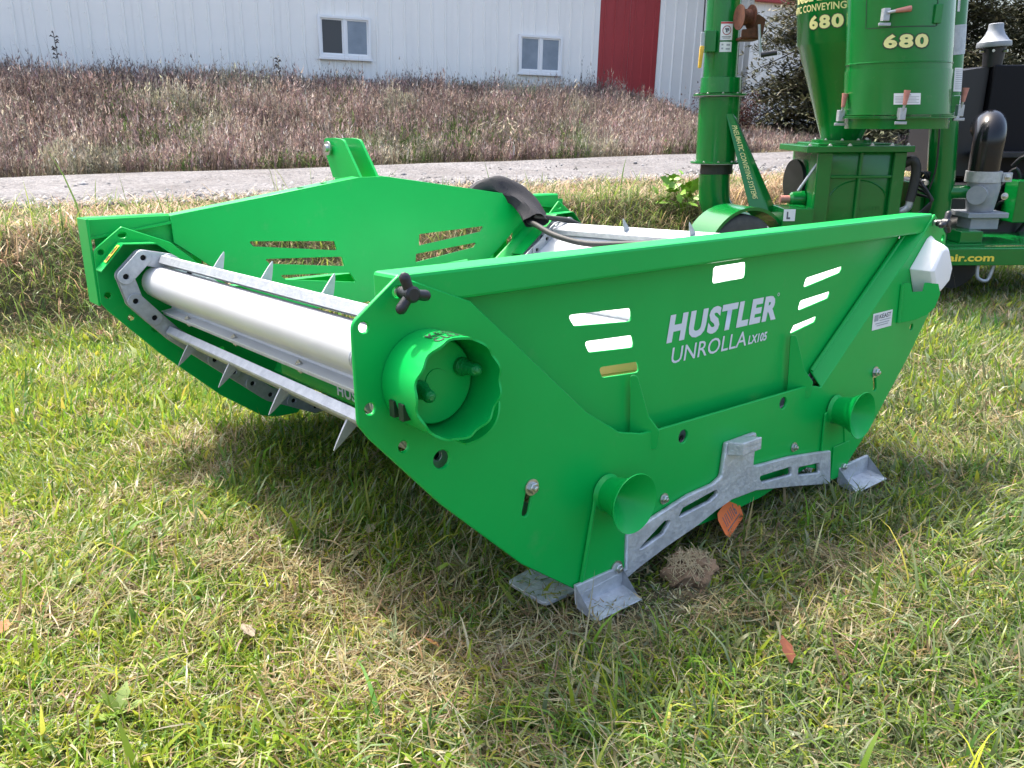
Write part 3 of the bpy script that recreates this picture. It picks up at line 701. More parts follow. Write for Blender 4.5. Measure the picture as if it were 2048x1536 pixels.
# hydraulic hoses under a black sleeve
h1 = [(.95, 1.99, .846), (1.10, 1.96, .785), (1.25, 1.92, .742), (1.45, 1.86, .715), (1.75, 1.83, .690), (2.02, 1.70, .60), (2.05, 1.5, .42)]
h1 = [(.90, 1.99, .862), (.98, 1.94, .848), (1.07, 1.885, .828), (1.20, 1.84, .768), (1.45, 1.80, .712), (1.80, 1.75, .680), (2.03, 1.62, .52), (2.06, 1.5, .22), (1.98, 1.4, -.01)]
h2 = [(.86, 1.99, .835), (.835, 1.90, .822), (.79, 1.70, .782), (.81, 1.50, .752), (.878, 1.30, .757), (.91, 1.06, .775), (.86, .84, .806), (.81, .68, .81), (.79, .62, .785)]
tube('hydraulic_hose', smooth_path(h1, 6), .0135, RUBBER, UN, 12); tube('hydraulic_hose', smooth_path(h2, 6), .0145, RUBBER, UN, 12)
bm = bmesh.new(); rings = []
cp = smooth_path([(.67, 2.235, .992), (.735, 2.215, 1.020), (.80, 2.18, 1.022), (.855, 2.13, .985), (.885, 2.08, .945), (.895, 2.01, .885), (.885, 1.955, .835)], 4)
for i, p in enumerate(cp):
    f_ = i/(len(cp)-1); d_ = (cp[min(i+1, len(cp)-1)]-cp[max(i-1, 0)]).normalized()
    w = Vector((.80, .45, .38)); w = (w-d_*w.dot(d_)).normalized(); h = d_.cross(w)
    a = .035+.035*min(1, f_*3)+.006*f_; b_ = .026+.020*min(1, f_*3)
    rings.append([p+w*a*math.cos(2*math.pi*k/20)*(1+.10*math.sin(7*f_+k*1.3))+h*b_*math.sin(2*math.pi*k/20)*(1+.25*math.sin(9*f_+k*.9)) for k in range(20)])
loft_bm(bm, rings, True, True, False); bmesh.ops.recalc_face_normals(bm, faces=bm.faces[:]); sl_o = obj('hose_sleeve', from_bm('hose_sleeve', bm, True), UN, FABRIC)
# carton seen through the lowest slot, and the orange tag
ct = empty('cardboard_carton')
ct.matrix_world = Matrix.Translation(MM @ Vector((-.16, .34, .336))) @ MM.to_4x4() @ Matrix.Rotation(R(-14), 4, 'Z'); tag(ct, 'brown cardboard carton lying on the white bed behind the lowest left slot', 'box')
box('carton_body', (-.17, -.10, .0), (.17, .10, .185), CARD, ct, .002)
prism('carton_flap', [(-.17, .186), (.02, .186), (.0, .235), (-.15, .235)], lambda a, b_: (a, -.098-(b_-.186)*.8, b_), lambda a, b_: (a, -.094-(b_-.186)*.8, b_), CARD, ct, 0)
lb = quad('carton_label', lambda x, z: (x, -.1025, z), .035, .05, .13, .18, YELL, ct)
lines_mesh('label_band', lambda x, z: (x, -.1035, z), [(.035, .10, .13, .145)], DKOUT, lb, 1)

tagm = Matrix.Translation(MM @ Vector((.0, .03, .02))) @ MM.to_4x4()
tg = plate_mesh('orange_tag', [rnd([(-.055, .0), (.05, .0), (.062, .03), (.05, .062), (-.055, .062), (-.066, .05), (-.066, .012)], .008), circ(.05, .031, .004, 8)], .0008, .0001)
tgo = obj('orange_tag', tg, None, ORANGE); tag(tgo, 'orange paper tag with black scribble hanging under the stand bracket', 'tag')
tgo.matrix_world = Matrix.Translation(MM @ Vector((.02, -.01, .028))) @ MM.to_4x4() @ Matrix.Scale(1.35, 4) @ Matrix.Rotation(R(28), 4, 'Y') @ Matrix.Rotation(R(58), 4, 'X') @ Matrix.Rotation(R(38), 4, 'Z')
lettering(tgo, lambda x, y: (-.045+x, .020+y, .0009), '1/11/16', .075, .026, INK, bold=.01, name='handwriting')
lines_mesh('handwriting', lambda x, y: (x, y, .0009), [(-.05, .012, .04, .0145)], INK, tgo)
bm = bmesh.new(); bmesh.ops.create_icosphere(bm, subdivisions=4, radius=.075)
for v in bm.verts:
    c = v.co; q = .75+.5*float(fbm(np.array(c.x*28+9), np.array(c.y*28+c.z*17+5))); q *= .8+.45*float(vnoise(np.array(c.x*60+9), np.array(c.y*60+c.z*40+5))); v.co = Vector((c.x*q*1.1, c.y*q*.85, c.z*q*.62))
clod = obj('soil_clod', from_bm('soil_clod', bm, True), None, SOIL); clod.location = MM @ Vector((-.275, -.065, -.005))
tag(clod, 'lump of brown soil with dry roots beside the left foot bracket', 'soil')
bm = bmesh.new()
for k in range(230):
    a = random.uniform(0, 6.28); e = random.uniform(.1, 1.4); o_ = Vector((math.cos(a)*math.cos(e), math.sin(a)*math.cos(e), math.sin(e))); t_ = o_.cross(Vector((random.uniform(-1, 1), random.uniform(-1, 1), random.uniform(-.5, .6)))).normalized()
    p0 = Vector((o_.x*.075, o_.y*.055, o_.z*.048)); l_ = random.uniform(.03, .085)
    tube_bm(bm, [p0-t_*l_*.5, p0+o_*.006, p0+t_*l_*.5+o_*random.uniform(-.01, .02)], .0011, 4)
obj('dry_roots', from_bm('dry_roots', bm), clod, mat('dry_root', (.42, .33, .19), .8))

# ------------------------------------------------------------------ grain vacuum trailer (own frame: X right, Y away, Z up)
O = Vector((4.73012, 2.23054, -0.16344)); ti = .03
Xw = Vector((RX*math.cos(ti), RY*math.cos(ti), math.sin(ti))); Yw = Vector((GX, GY, 0)); Zw = Xw.cross(Yw)
GV = empty('grain_vacuum', O); GV.rotation_euler = Matrix(((Xw.x, Yw.x, Zw.x), (Xw.y, Yw.y, Zw.y), (Xw.z, Yw.z, Zw.z))).to_euler()
tag(GV, 'dark green grain vacuum trailer with cyclone tank and pipes behind the bale unroller', 'farm machine')
def lean(z, z0=1.45): return -.085*(z-z0)
# left discharge pipe
pc = (-1.262, .45)
revolve('discharge_pipe', [(0, .142), (1.55, .140)], (-1.243, .45, 1.75), (-.012, 0, 1), DGREEN, GV, 36)
sleeve = revolve('pipe_sleeve', [(0, .168), (.005, .173), (.125, .169), (.13, .145)], (-1.232, .45, 1.665), (0, 0, 1), DGREEN, GV, 36)
def flange(c, r, nm='pipe_flange'):
    o = revolve(nm, [(0, r), (.012, r), (.0125, r-.03)], c, (0, 0, 1), DGREEN, GV, 40)
    revolve('gasket', [(-.006, r-.008), (-.0005, r-.008)], c, (0, 0, 1), GALV, o, 40)
    for k in range(10):
        a = k*.628+.2; hexbolt('flange_bolt', (c[0]+(r-.018)*math.cos(a), c[1]+(r-.018)*math.sin(a), c[2]+.012), (0, 0, 1), o, .008)
flange((-1.232, .45, 1.648), .225)
revolve('lower_pipe', [(0, .172), (.53, .174)], (-1.232, .45, 1.105), (0, 0, 1), DGREEN, GV, 36)
flange((-1.232, .45, 1.092), .218)
revolve('rubber_coupling', [(0, .137), (.02, .14), (.06, .137), (.085, .14)], (-1.222, .45, 1.0), (0, 0, 1), RUBBER, GV, 32)
tube('pipe_elbow', smooth_path([(-1.235, .45, 1.0), (-1.23, .45, .88), (-1.20, .45, .72), (-1.08, .45, .58), (-.88, .45, .52), (-.55, .45, .50)], 6), .135, DGREEN, GV, 28)
# brace with lettering
bm = bmesh.new()
b0, b1 = Vector((-1.175, .28, 1.50)), Vector((-.855, .12, .70))
def bring(c, w0, w1): return [(c.x-w0, c.y, c.z), (c.x+w1*.25, c.y-.02, c.z), (c.x+w1, c.y+.06, c.z), (c.x-w0*.5, c.y+.08, c.z)]
loft_bm(bm, [bring(b0, .04, .05), bring(b1, .13, .115)]); bmesh.ops.recalc_face_normals(bm, faces=bm.faces[:]); bev(bm, .003, 1)
brace = obj('pipe_brace', from_bm('pipe_brace', bm), GV, DGREEN)
def brl(x, y):
    f_ = .12+x*.95; c = b0+(b1-b0)*f_; w = .03+.075*f_
    return (c.x-w*.75+y*1.25, c.y-.0155-(y*.15), c.z)
lettering(brace, brl, 'PNEUMATIC CONVEYING SYSTEMS', .78, .034, PYELL, bold=.006)
# winch
wi = bmesh.new()
revolve_bm(wi, [(-.07, .095), (-.062, .095), (-.06, .045), (.03, .045), (.032, .095), (.04, .095)], (-1.118, .20, 2.235), (1, .25, 0), 28)
for k in range(7): revolve_bm(wi, [(-.055+.012*k, .055), (-.049+.012*k, .062), (-.043+.012*k, .055)], (-1.118, .20, 2.235), (1, .25, 0), 24, False)
win = obj('cable_winch', from_bm('cable_winch', wi, True), GV, RUST)
prism('winch_bracket', rnd([(-.12, 2.08), (.08, 2.08), (.10, 2.22), (.02, 2.26), (-.02, 2.15), (-.12, 2.14)], .015), lambda a, b_: (-1.06+a*.9, .16+a*.2, b_), lambda a, b_: (-1.06+a*.9, .17+a*.2, b_), RUST, win, .002)
box('winch_mount', (-1.16, .19, 2.07), (-1.0, .42, 2.09), RUST, win, .003)
tube('crank_arm', [(-1.034, .13, 2.175), (-1.02, .125, 2.05), (-1.005, .12, 1.935)], .012, GALV, win, 8)
tube('crank_grip', [(-1.01, .10, 1.945), (-.89, .07, 1.962)], .020, BLACKP, win, 12)
# wire and latch at left of the pipe
tube('latch_wire', [(-1.43, .36, 2.10), (-1.425, .36, 3.2)], .006, BLACKP, GV, 6)
box('latch_plate', (-1.425, .28, 1.985), (-1.335, .42, 2.15), DGREEN, GV, .004)
box('latch_lever', (-1.462, .27, 2.02), (-1.432, .30, 2.135), GALV, GV, .004)
bm = bmesh.new(); loft_bm(bm, [[(x-.0, y, 2.03) for x, y in ((-1.466, .262), (-1.43, .262), (-1.43, .29), (-1.466, .29))], [(x-.006, y, 1.86) for x, y in ((-1.466, .262), (-1.44, .262), (-1.44, .29), (-1.466, .29))]])
bmesh.ops.recalc_face_normals(bm, faces=bm.faces[:]); bev(bm, .006, 2); obj('latch_grip', from_bm('latch_grip', bm, True), GV, YPLAS)
def on_pipe(cx, cy, r, a0=-math.pi/2):   # wraps on the camera side
    return lambda x, z: (cx+r*math.cos(a0+x/r), cy+r*math.sin(a0+x/r), z)
fn = on_pipe(-1.245, .45, .1445, -1.62); fn2 = on_pipe(-1.245, .45, .1455, -1.62)
sg = quad('warning_sign', lambda x, z: fn(x-.045, z), 0, 2.075, .10, 2.215, LABEL, GV, 8)
me = plate_mesh('prohibition_ring', [circ(.05, 2.150, .036, 28), circ(.05, 2.150, .030, 28)], .0004, .0001)
for v in me.vertices: v.co = Vector(fn2(v.co.x-.045, v.co.y))
obj('prohibition_ring', me, sg, REDI)
lines_mesh('sign_header', lambda x, z: fn2(x-.045, z), [(.0, 2.20, .10, 2.213)], REDI, sg, 6)
lines_mesh('sign_print', lambda x, z: fn2(x-.045, z), [(.034, 2.155, .068, 2.166), (.042, 2.135, .056, 2.155), (.06, 2.145, .07, 2.157), (.012, 2.098, .088, 2.103), (.02, 2.088, .08, 2.092)], INK, sg, 4)
sg2 = quad('instruction_sign', lambda x, z: fn(x-.045, z), 0, 1.985, .10, 2.062, LABEL, GV, 8)
lines_mesh('sign_print', lambda x, z: fn2(x-.045, z), [(.015, 2.035, .03, 2.048), (.055, 2.032, .085, 2.046), (.015, 2.005, .03, 2.018), (.05, 2.002, .085, 2.014)], INKG, sg2, 3)
# wheels, fenders
def wheel(cx, cy, cz, r=.33, w=.20, yaw=0.0):
    t = empty('wheel'); t.parent = GV; t.location = (cx, cy, cz); t.rotation_euler = (0, 0, yaw)
    ty = revolve('tyre', [(-w/2, r*.60), (-w/2-.004, r*.80), (-w*.47, r*.94), (-w*.38, r*.99), (-w*.2, r), (0, r*1.004), (w*.2, r), (w*.38, r*.99), (w*.47, r*.94), (w/2+.004, r*.80), (w/2, r*.60)], (0, 0, 0), (0, 1, 0), TYREM, t, 48)
    bm = bmesh.new()
    for g in (-.05, -.018, .018, .05):
        revolve_bm(bm, [(g-.003, r*1.0055), (g+.003, r*1.0055)], (0, 0, 0), (0, 1, 0), 48, False)
    obj('tread_groove', from_bm('tread_groove', bm), t, HOLE)
    revolve('rim', [(-w*.42, r*.60), (-w*.40, r*.55), (-w*.2, r*.5), (-w*.22, r*.25), (-w*.33, r*.22), (-w*.36, .02)], (0, 0, 0), (0, 1, 0), GALV, t, 32)
    return t
wheel(-1.165, -.17, .345, .375, .22, .42); wheel(.82, .25, .32, .31, .2, .25)
def fender(cx, cy, cz, r, w, yaw):
    bm = bmesh.new(); rings = []
    for k in range(25):
        a = R(-4)+R(188)*k/24; c, s_ = math.cos(a), math.sin(a)
        rings.append([((r)*c, -w/2, r*s_), ((r)*c, w/2, r*s_), ((r-.008)*c, w/2, (r-.008)*s_), ((r-.008)*c, -w/2+.008, (r-.008)*s_), ((r-.026)*c, -w/2+.008, (r-.026)*s_), ((r-.026)*c, -w/2, (r-.026)*s_)])
    loft_bm(bm, rings); bmesh.ops.recalc_face_normals(bm, faces=bm.faces[:]); o = obj('fender', from_bm('fender', bm, True), GV, DGREEN); o.location = (cx, cy, cz); o.rotation_euler = (0, 0, yaw)
fender(-1.145, -.10, .355, .425, .34, .42)
box('axle', (-1.1, .06, .30), (.9, .18, .42), DGREEN, GV, .006)
# cyclone cylinder
def cyl_c(z): return (-.169-.097*(z-1.48), -.60, z)
R0 = .3645
def zq(z): return 1.485+(z-1.485)*.872
def ring_at(z, r, n=64): c = cyl_c(z); return [(c[0]+r*math.cos(2*math.pi*k/n), c[1]+r*math.sin(2*math.pi*k/n), z) for k in range(n)]
bm = bmesh.new(); loft_bm(bm, [ring_at(zq(1.49), R0), ring_at(zq(1.83), R0-.003), ring_at(zq(1.832), R0-.010), ring_at(3.0, R0-.012)])
cyc = obj('cyclone_tank', from_bm('cyclone_tank', bm, True), GV, DGREEN)
bm = bmesh.new(); loft_bm(bm, [ring_at(zq(1.372), R0-.010), ring_at(zq(1.455), R0-.005)]); cbase = obj('tank_base', from_bm('tank_base', bm, True), GV, DGREEN)
for z0, z1, r in ((1.455, 1.463, R0+.034), (1.468, 1.475, R0+.028), (1.482, 1.49, R0+.012)):
    bm = bmesh.new(); loft_bm(bm, [ring_at(zq(z0), r), ring_at(zq(z1), r)]); obj('base_flange', from_bm('base_flange', bm, True), GV, DGREEN)
bm = bmesh.new(); loft_bm(bm, [ring_at(zq(1.875), R0-.008), ring_at(zq(1.878), R0-.0045), ring_at(zq(1.884), R0-.0045), ring_at(zq(1.887), R0-.010)], True, False, False); obj('tank_seam', from_bm('tank_seam', bm, True), GV, DGREEN)
box('tank_bracket', (-.10, -.26, 1.50), (.46, -.12, 1.62), DGREEN, GV, .006); box('tank_bracket', (-.30, -.30, 1.75), (-.05, -.10, 1.85), DGREEN, GV, .006)
def on_cyc(r=R0+.0005, a0=-math.pi/2): 
    def f_(x, z):
        c = cyl_c(z); a = a0+x/r; return (c[0]+r*math.cos(a), c[1]+r*math.sin(a), z)
    return f_
CA = math.atan2(-7.3, -2.95)
fo = on_cyc(R0-.0075, CA+.06); fo2 = on_cyc(R0-.0095, CA+.06)
# handles
def handle(c, up=True, side=False, par=None):
    c = Vector(c); h_ = empty('over_centre_latch'); h_.parent = par or GV; h_.location = c
    box('latch_body', (-.022, -.03, -.05), (.022, .02, .03), GALV, h_, .003)
    box('latch_claw', (-.04, -.02, -.08), (.04, .0, -.06), GALV, h_, .003)
    if side:
        tube('latch_arm', [(0, -.03, 0), (.06, -.04, .012)], .010, GALV, h_, 8); tube('latch_grip', [(.05, -.04, .010), (.15, -.045, .024)], lambda f_: .012+.008*f_, PINK, h_, 12)
    else:
        tube('latch_arm', [(0, -.02, 0), (0, -.035, .06)], .009, GALV, h_, 8); tube('latch_grip', [(0, -.035, .05), (.004, -.04, .145)], lambda f_: .013+.009*f_, PINK, h_, 12)
    return h_
zc = zq(1.50); rr_ = R0+.026
handle((cyl_c(zc)[0]+rr_*math.cos(CA+.06), cyl_c(zc)[1]+rr_*math.sin(CA+.06), zc))
handle((cyl_c(zc)[0]-R0-.036, -.58, zc-.01)); handle((cyl_c(zc)[0]+R0+.036, -.72, zc+.02))
hd = on_cyc(R0+.012, CA-.27)(0, zq(2.235)); handle(hd, side=True)
# access door outline on tank
dl = on_cyc(R0-.0085, CA+.06)
def strip(pts, w, m_, par, nm):
    vs = []; fs = []
    for i, (x, z) in enumerate(pts):
        a = Vector(pts[max(i-1, 0)]); b_ = Vector(pts[min(i+1, len(pts)-1)]); t_ = (b_-a).normalized(); nn = Vector((-t_.y, t_.x))*w/2
        vs += [dl(x+nn.x, z+nn.y), dl(x-nn.x, z-nn.y)]
        if i: k = 2*i; fs.append((k-2, k, k+1, k-1))
    me = bpy.data.meshes.new(nm); me.from_pydata(vs, [], fs); return obj(nm, me, par, m_)
strip([(-.26, 2.9), (-.26, zq(2.14))]+[(-.26+.026*k, zq(2.135)) for k in range(1, 19)]+[(.22, zq(2.14)), (.22, 2.9)], .006, DKOUT, cyc, 'door_joint')
for zz in (zq(2.20),): 
    bx_ = dl(.22, zz); box('door_hinge', (bx_[0]-.025, bx_[1]-.02, zz-.04), (bx_[0]+.025, bx_[1]+.01, zz+.08), DGREEN, cyc, .004)
def numerals(par, fna, fnb, x, z, w, h):
    lettering(par, lambda a, b_: fna(x-.009+a, z-.009+b_), '680', w+.018, h+.018, DKOUT, bold=.075, spacing=1.12, sub=True)
    lettering(par, lambda a, b_: fnb(x+a, z+b_), '680', w, h, PYELL, bold=.045, spacing=1.18, sub=True)
numerals(cyc, on_cyc(R0-.0085, CA+.06), on_cyc(R0-.0070, CA+.06), -.128, zq(1.980), .29, .090)
lab = on_cyc(R0+.002, CA+.06); lab2 = on_cyc(R0+.003, CA+.06)
ls = quad('instruction_label', lab, -.05, zq(1.560), .125, zq(1.645), LABEL, cyc, 8)
lines_mesh('label_print', lab2, [(.01, zq(1.628), .06, zq(1.636))]+[(-.04, zq(1.573+.011*k), .115-.02*(k % 2), zq(1.5765+.011*k)) for k in range(5)], INKG, ls, 4)
# cone tank behind
CC = (-.19, .30)
def kring(z, r, cx): return [(cx+r*math.cos(2*math.pi*k/56), CC[1]+r*math.sin(2*math.pi*k/56), z) for k in range(56)]
CX = -.190
def zk(z): return 1.485+(z-1.485)*.885
bm = bmesh.new(); loft_bm(bm, [kring(1.275, .158, -.215), kring(zk(2.085), .441, CX), kring(zk(2.105), .452, CX), kring(3.0, .4545, CX-.10)]); cone = obj('hopper_cone', from_bm('hopper_cone', bm, True), GV, DGREEN)
def on_cone(x, z, rr=.4515): rr = rr+.0045; x *= .885; z = zk(z-.06); a = -2.45+x/rr; cx = CX-.105*(z-zk(2.105)); return (cx+rr*math.cos(a), CC[1]+rr*math.sin(a), z)
lettering(cone, lambda a, b_: on_cone(-.56+a, 2.505+b_), 'Handlair', 1.15, .30, PYELL, bold=.04, spacing=1.0, sub=True)
lettering(cone, lambda a, b_: on_cone(-.725+a, 2.425+b_), 'PNEUMATIC CONVEYING SYSTEMS', 1.25, .060, PYELL, bold=.015, spacing=1.0, sub=True)
numerals(cone, lambda x, z: on_cone(x, z, .4508), lambda x, z: on_cone(x, z, .4525), -.17, 2.275, .34, .115)
fl_ = revolve('hopper_flange', [(0, .24), (.022, .24), (.024, .18)], (-.215, .30, 1.262), (0, 0, 1), DGREEN, GV, 40)
for k in range(10): hexbolt('flange_bolt', (-.215+.215*math.cos(k*.628), .30+.215*math.sin(k*.628), 1.285), (0, 0, 1), fl_, .010)
# rotary airlock housing
box('airlock_top_plate', (-.635, -.12, 1.195), (.232, .62, 1.245), DGREEN, GV, .005)
box('airlock_spacer', (-.50, .02, 1.2455), (.12, .56, 1.262), DGREEN, GV, .004)
for x in (-.60, -.44, -.28, -.10, .06, .19): hexbolt('plate_bolt', (x, -.08, 1.245), (0, 0, 1), GV, .014)
bm = bmesh.new(); prof = [(-.50, 1.195), (.17, 1.195), (.19, 1.10), (.19, .80), (.24, .45), (-.53, .45), (-.51, .80), (-.50, 1.10)]
loft_bm(bm, [[(x, -.03, z) for x, z in prof], [(x, .65, z) for x, z in prof]]); bmesh.ops.recalc_face_normals(bm, faces=bm.faces[:]); bev(bm, .012, 2)
al = obj('airlock_housing', from_bm('airlock_housing', bm, True), GV, DGREEN)
for x0, x1 in ((-.52, -.40), (.10, .20)): box('housing_rib', (x0, -.065, .45), (x1, -.031, 1.194), DGREEN, al, .008)
box('housing_rib', (-.175, -.058, .45), (-.150, -.031, 1.194), DGREEN, al, .006)
for z in (1.0, .60): box('housing_rib', (-.399, -.062, z-.012), (.099, -.031, z+.012), DGREEN, al, .006)
tube('cast_arc', [(-.15+.24*math.cos(a), -.032, .80+.17*math.sin(a)) for a in [R(10+9*k) for k in range(18)]], .006, DGREEN, al, 6)
lettering(al, lambda x, z: (-.38+x, -.034, .725+z), 'HANDLAIR', .44, .038, DGREEN, bold=.02, spacing=1.2)
revolve('bearing_boss', [(0, .07), (.10, .06), (.12, .04)], (-.52, .20, .80), (-1, 0, 0), DGREEN, al, 24)
revolve('shaft_cap', [(.11, .032), (.19, .032), (.195, .028)], (-.52, .20, .80), (-1, 0, 0), PINK, al, 16)
revolve('belt_guard', [(0, .19), (.03, .19)], (-.53, .40, .93), (-1, -.15, 0), BLACKP, al, 32)
tube('guard_stay', [(-.50, -.0, 1.10), (-.62, .05, .88)], .012, GALV, al, 8)
tube('vent_hose', smooth_path([(.20, -.02, 1.10), (.255, -.06, 1.13), (.29, -.06, 1.05), (.285, -.06, .90), (.27, -.06, .80)], 5), .038, RUBBER, GV, 14)
tube('pipe_union', smooth_path([(.27, -.06, .83), (.268, -.06, .76), (.23, -.04, .72), (.19, .0, .715)], 4), .030, GALV, GV, 12)
box('airlock_base', (-.62, -.06, .40), (.30, .72, .449), DGREEN, GV, .006)
box('hydraulic_block', (.32, .05, .68), (.46, .25, .95), DGREEN, GV, .01)
for k in range(3): tube('hydraulic_line', smooth_path([(.34+.03*k, .06, .96), (.36+.03*k, -.0, 1.03), (.42+.02*k, .0, .98), (.46, .06, .8)], 4), .010, BLACKP, GV, 8)
box('gear_case', (.30, .3, .45), (.75, .8, .90), BLACKM, GV, .02)
box('side_box', (-.80, -.18, .58), (-.55, .15, .76), DGREEN, GV, .006)
ls = box('side_sticker', (-.795, -.1835, .66), (-.70, -.1812, .755), LABEL, GV, 0); lettering(ls, lambda x, z: (-.77+x, -.1842, .675+z), 'L', .03, .06, INK, bold=.06)
# right pillar
PR = [(.50, .0, .40), (.548, .0, 1.0), (.50, .0, 1.9), (.435, .0, 2.5), (.37, .0, 3.2)]
pil = tube('suction_pipe', [(.555, .02, .46), (.540, .02, 1.0), (.485, .02, 1.55), (.455, .02, 1.95), (.42, .02, 2.4), (.36, .02, 3.2)], .108, DGREEN, GV, 32)
tube('pipe_clamp_band', [(.457, .02, 1.925), (.437, .02, 2.14)], .113, GALV, GV, 32)
revolve('pipe_foot', [(0, .115), (.10, .113), (.13, .108)], (.555, .02, .46), (0, 0, 1), DGREEN, GV, 32)
def on_pil(x, z, o=0):
    cx = .485+(1.55-z)*.085 if z > 1.2 else .54; r = .1092+o; a = CA+.42+x/r; return (cx-.012*(z > 1.9)+r*math.cos(a), .02+r*math.sin(a), z)
for (z0, z1, x0, x1) in ((2.235, 2.50, -.0, .13), (1.655, 1.83, -.0, .125), (1.565, 1.625, .01, .125), (1.44, 1.56, .02, .125)):
    q = quad('instruction_label', lambda x, z: on_pil(x, z, .001), x0, z0, x1, z1, LABEL, pil, 8)
    n_l = int((z1-z0-.02)/.014); lines_mesh('label_print', lambda x, z: on_pil(x, z, .002), [(x0+.012, z1-.018-.014*k, x1-.012-.02*random.random(), z1-.0135-.014*k) for k in range(n_l)], INKG if z0 > 1.6 else INKG, q, 4)
# side branch, grey valve body and black elbow
tube('pipe_branch', [(.60, -.02, .87), (.75, -.05, .87)], .055, DGREEN, GV, 18)
tube('black_elbow', smooth_path([(.845, -.05, 1.03), (.845, -.05, 1.20), (.855, -.04, 1.32), (.89, .04, 1.395), (.94, .16, 1.40), (.99, .30, 1.38)], 6), .117, BLACKG, GV, 30)
revolve('hose_clamp', [(0, .135), (.085, .135), (.086, .12)], (.850, -.05, .955), (0, 0, 1), GALV, GV, 32)
box('clamp_ear', (.97, -.12, .955), (1.05, -.09, 1.03), GALV, GV, .004); hexbolt('clamp_bolt', (1.01, -.121, .995), (0, -1, 0), GV, .018)
GREYP = mat('grey_casting', (.30, .32, .35), .5, .3, var=(.24, .26, .29), vscale=14)
vb = revolve('valve_body', [(0, .10), (.10, .115), (.19, .125), (.24, .12)], (.865, -.05, .72), (0, 0, 1), GREYP, GV, 28)
box('valve_flange', (.70, -.20, .675), (1.03, .10, .718), GREYP, vb, .006); box('valve_foot', (.75, -.16, .58), (.98, .06, .674), GREYP, vb, .006)
revolve('valve_port', [(0, .07), (.10, .075)], (.80, -.12, .86), (-.6, -.8, 0), GREYP, vb, 20)
hexbolt('valve_bolt', (1.0, -.14, .845), (0, -1, 0), vb, .02)
# engine cover
box('engine_cover', (1.15, .60, .90), (1.9, 1.6, 1.885), BLACKM, GV, .012)
prism('engine_side_panel', [(.90, .95), (1.14, .95), (1.14, 1.875), (.90, 1.845)], lambda a, b_: (a, .66, b_), lambda a, b_: (a, 1.5, b_), BLACKP, GV, .004)
box('engine_block', (.80, .35, .42), (1.6, 1.4, .90), BLACKP, GV, .02)
box('engine_top_ledge', (1.06, .40, 1.12), (1.7, .62, 1.17), BLACKP, GV, .006)
ek = revolve('air_precleaner', [(0, .135), (.012, .138), (.04, .135), (.05, .115), (.10, .078), (.145, .060), (.185, .058), (.19, .05)], (1.165, .70, 2.035), (-.05, 0, 1), GREYP, GV, 32)
revolve('intake_neck', [(-.02, .075), (.12, .09), (.16, .09)], (1.175, .70, 1.89), (0, 0, 1), BLACKP, GV, 24)
for k in range(6): a = k*1.05; revolve('band_screw', [(0, .012), (.03, .012)], (1.172+.09*math.cos(a), .70+.09*math.sin(a), 2.0), (math.cos(a), math.sin(a), 0), ZINC, ek, 8)
rng2 = random.Random(5)
for k in range(9):
    x = 1.0+rng2.random()*.4; z = .55+rng2.random()*.55
    tube('engine_line', smooth_path([(x, .34, z), (x+.05, .28, z+.08), (x+.1, .28, z-.02), (x+.06, .33, z-.14)], 4), .014, BLACKP, GV, 8)
for k in range(5): box('engine_bracket', (1.0+.1*k, .30, .62+.06*(k % 3)), (1.06+.1*k, .345, .70+.07*(k % 3)), GALV if k % 2 else BLACKM, GV, .006)
box('guard_box', (1.24, .10, .60), (1.5, .3, .95), DGREEN, GV, .008)
for k in range(4):
    tube('hydraulic_line', smooth_path([(.30+.02*k, .02, 1.0-.05*k), (.36+.02*k, -.10, .92-.03*k), (.42, -.12, .80), (.40-.03*k, -.08, .66)], 4), .011, BLACKP, GV, 8)
tube('control_cable', smooth_path([(.36, -.11, 1.9), (.39, -.12, 1.5), (.42, -.12, 1.1), (.40, -.10, .9)], 4), .007, BLACKP, GV, 6)
revolve('fitting', [(0, .028), (.05, .028), (.06, .02)], (.38, -.02, .95), (0, -1, 0), ZINC, GV, 12)
# chassis beam with lettering
fb = box('chassis_beam', (-.70, -.52, .345), (2.4, -.40, .480), DGREEN, GV, .006)
lettering(fb, lambda x, z: (.165+x, -.5215, .378+z), 'handlair.com', .62, .060, YELL, bold=.028)
for x in (.62, 1.6): box('cross_member', (x, -.399, .36), (x+.1, .8, .47), DGREEN, GV, .006)
box('deck_plate', (.30, -.395, .481), (2.2, .9, .492), DGREEN, GV, .002)
box('small_box', (.60, -.32, .4925), (.78, -.1, .585), DGREEN, GV, .006)
tube('safety_chain', smooth_path([(.70, -.46, .34), (.71, -.47, .24), (.79, -.47, .22), (.82, -.47, .34)], 5), .014, GALV, GV, 8)
revolve('jack_drum', [(-.3, .15), (.3, .15)], (.60, .0, .27), (0, 1, 0), BLACKP, GV, 24)

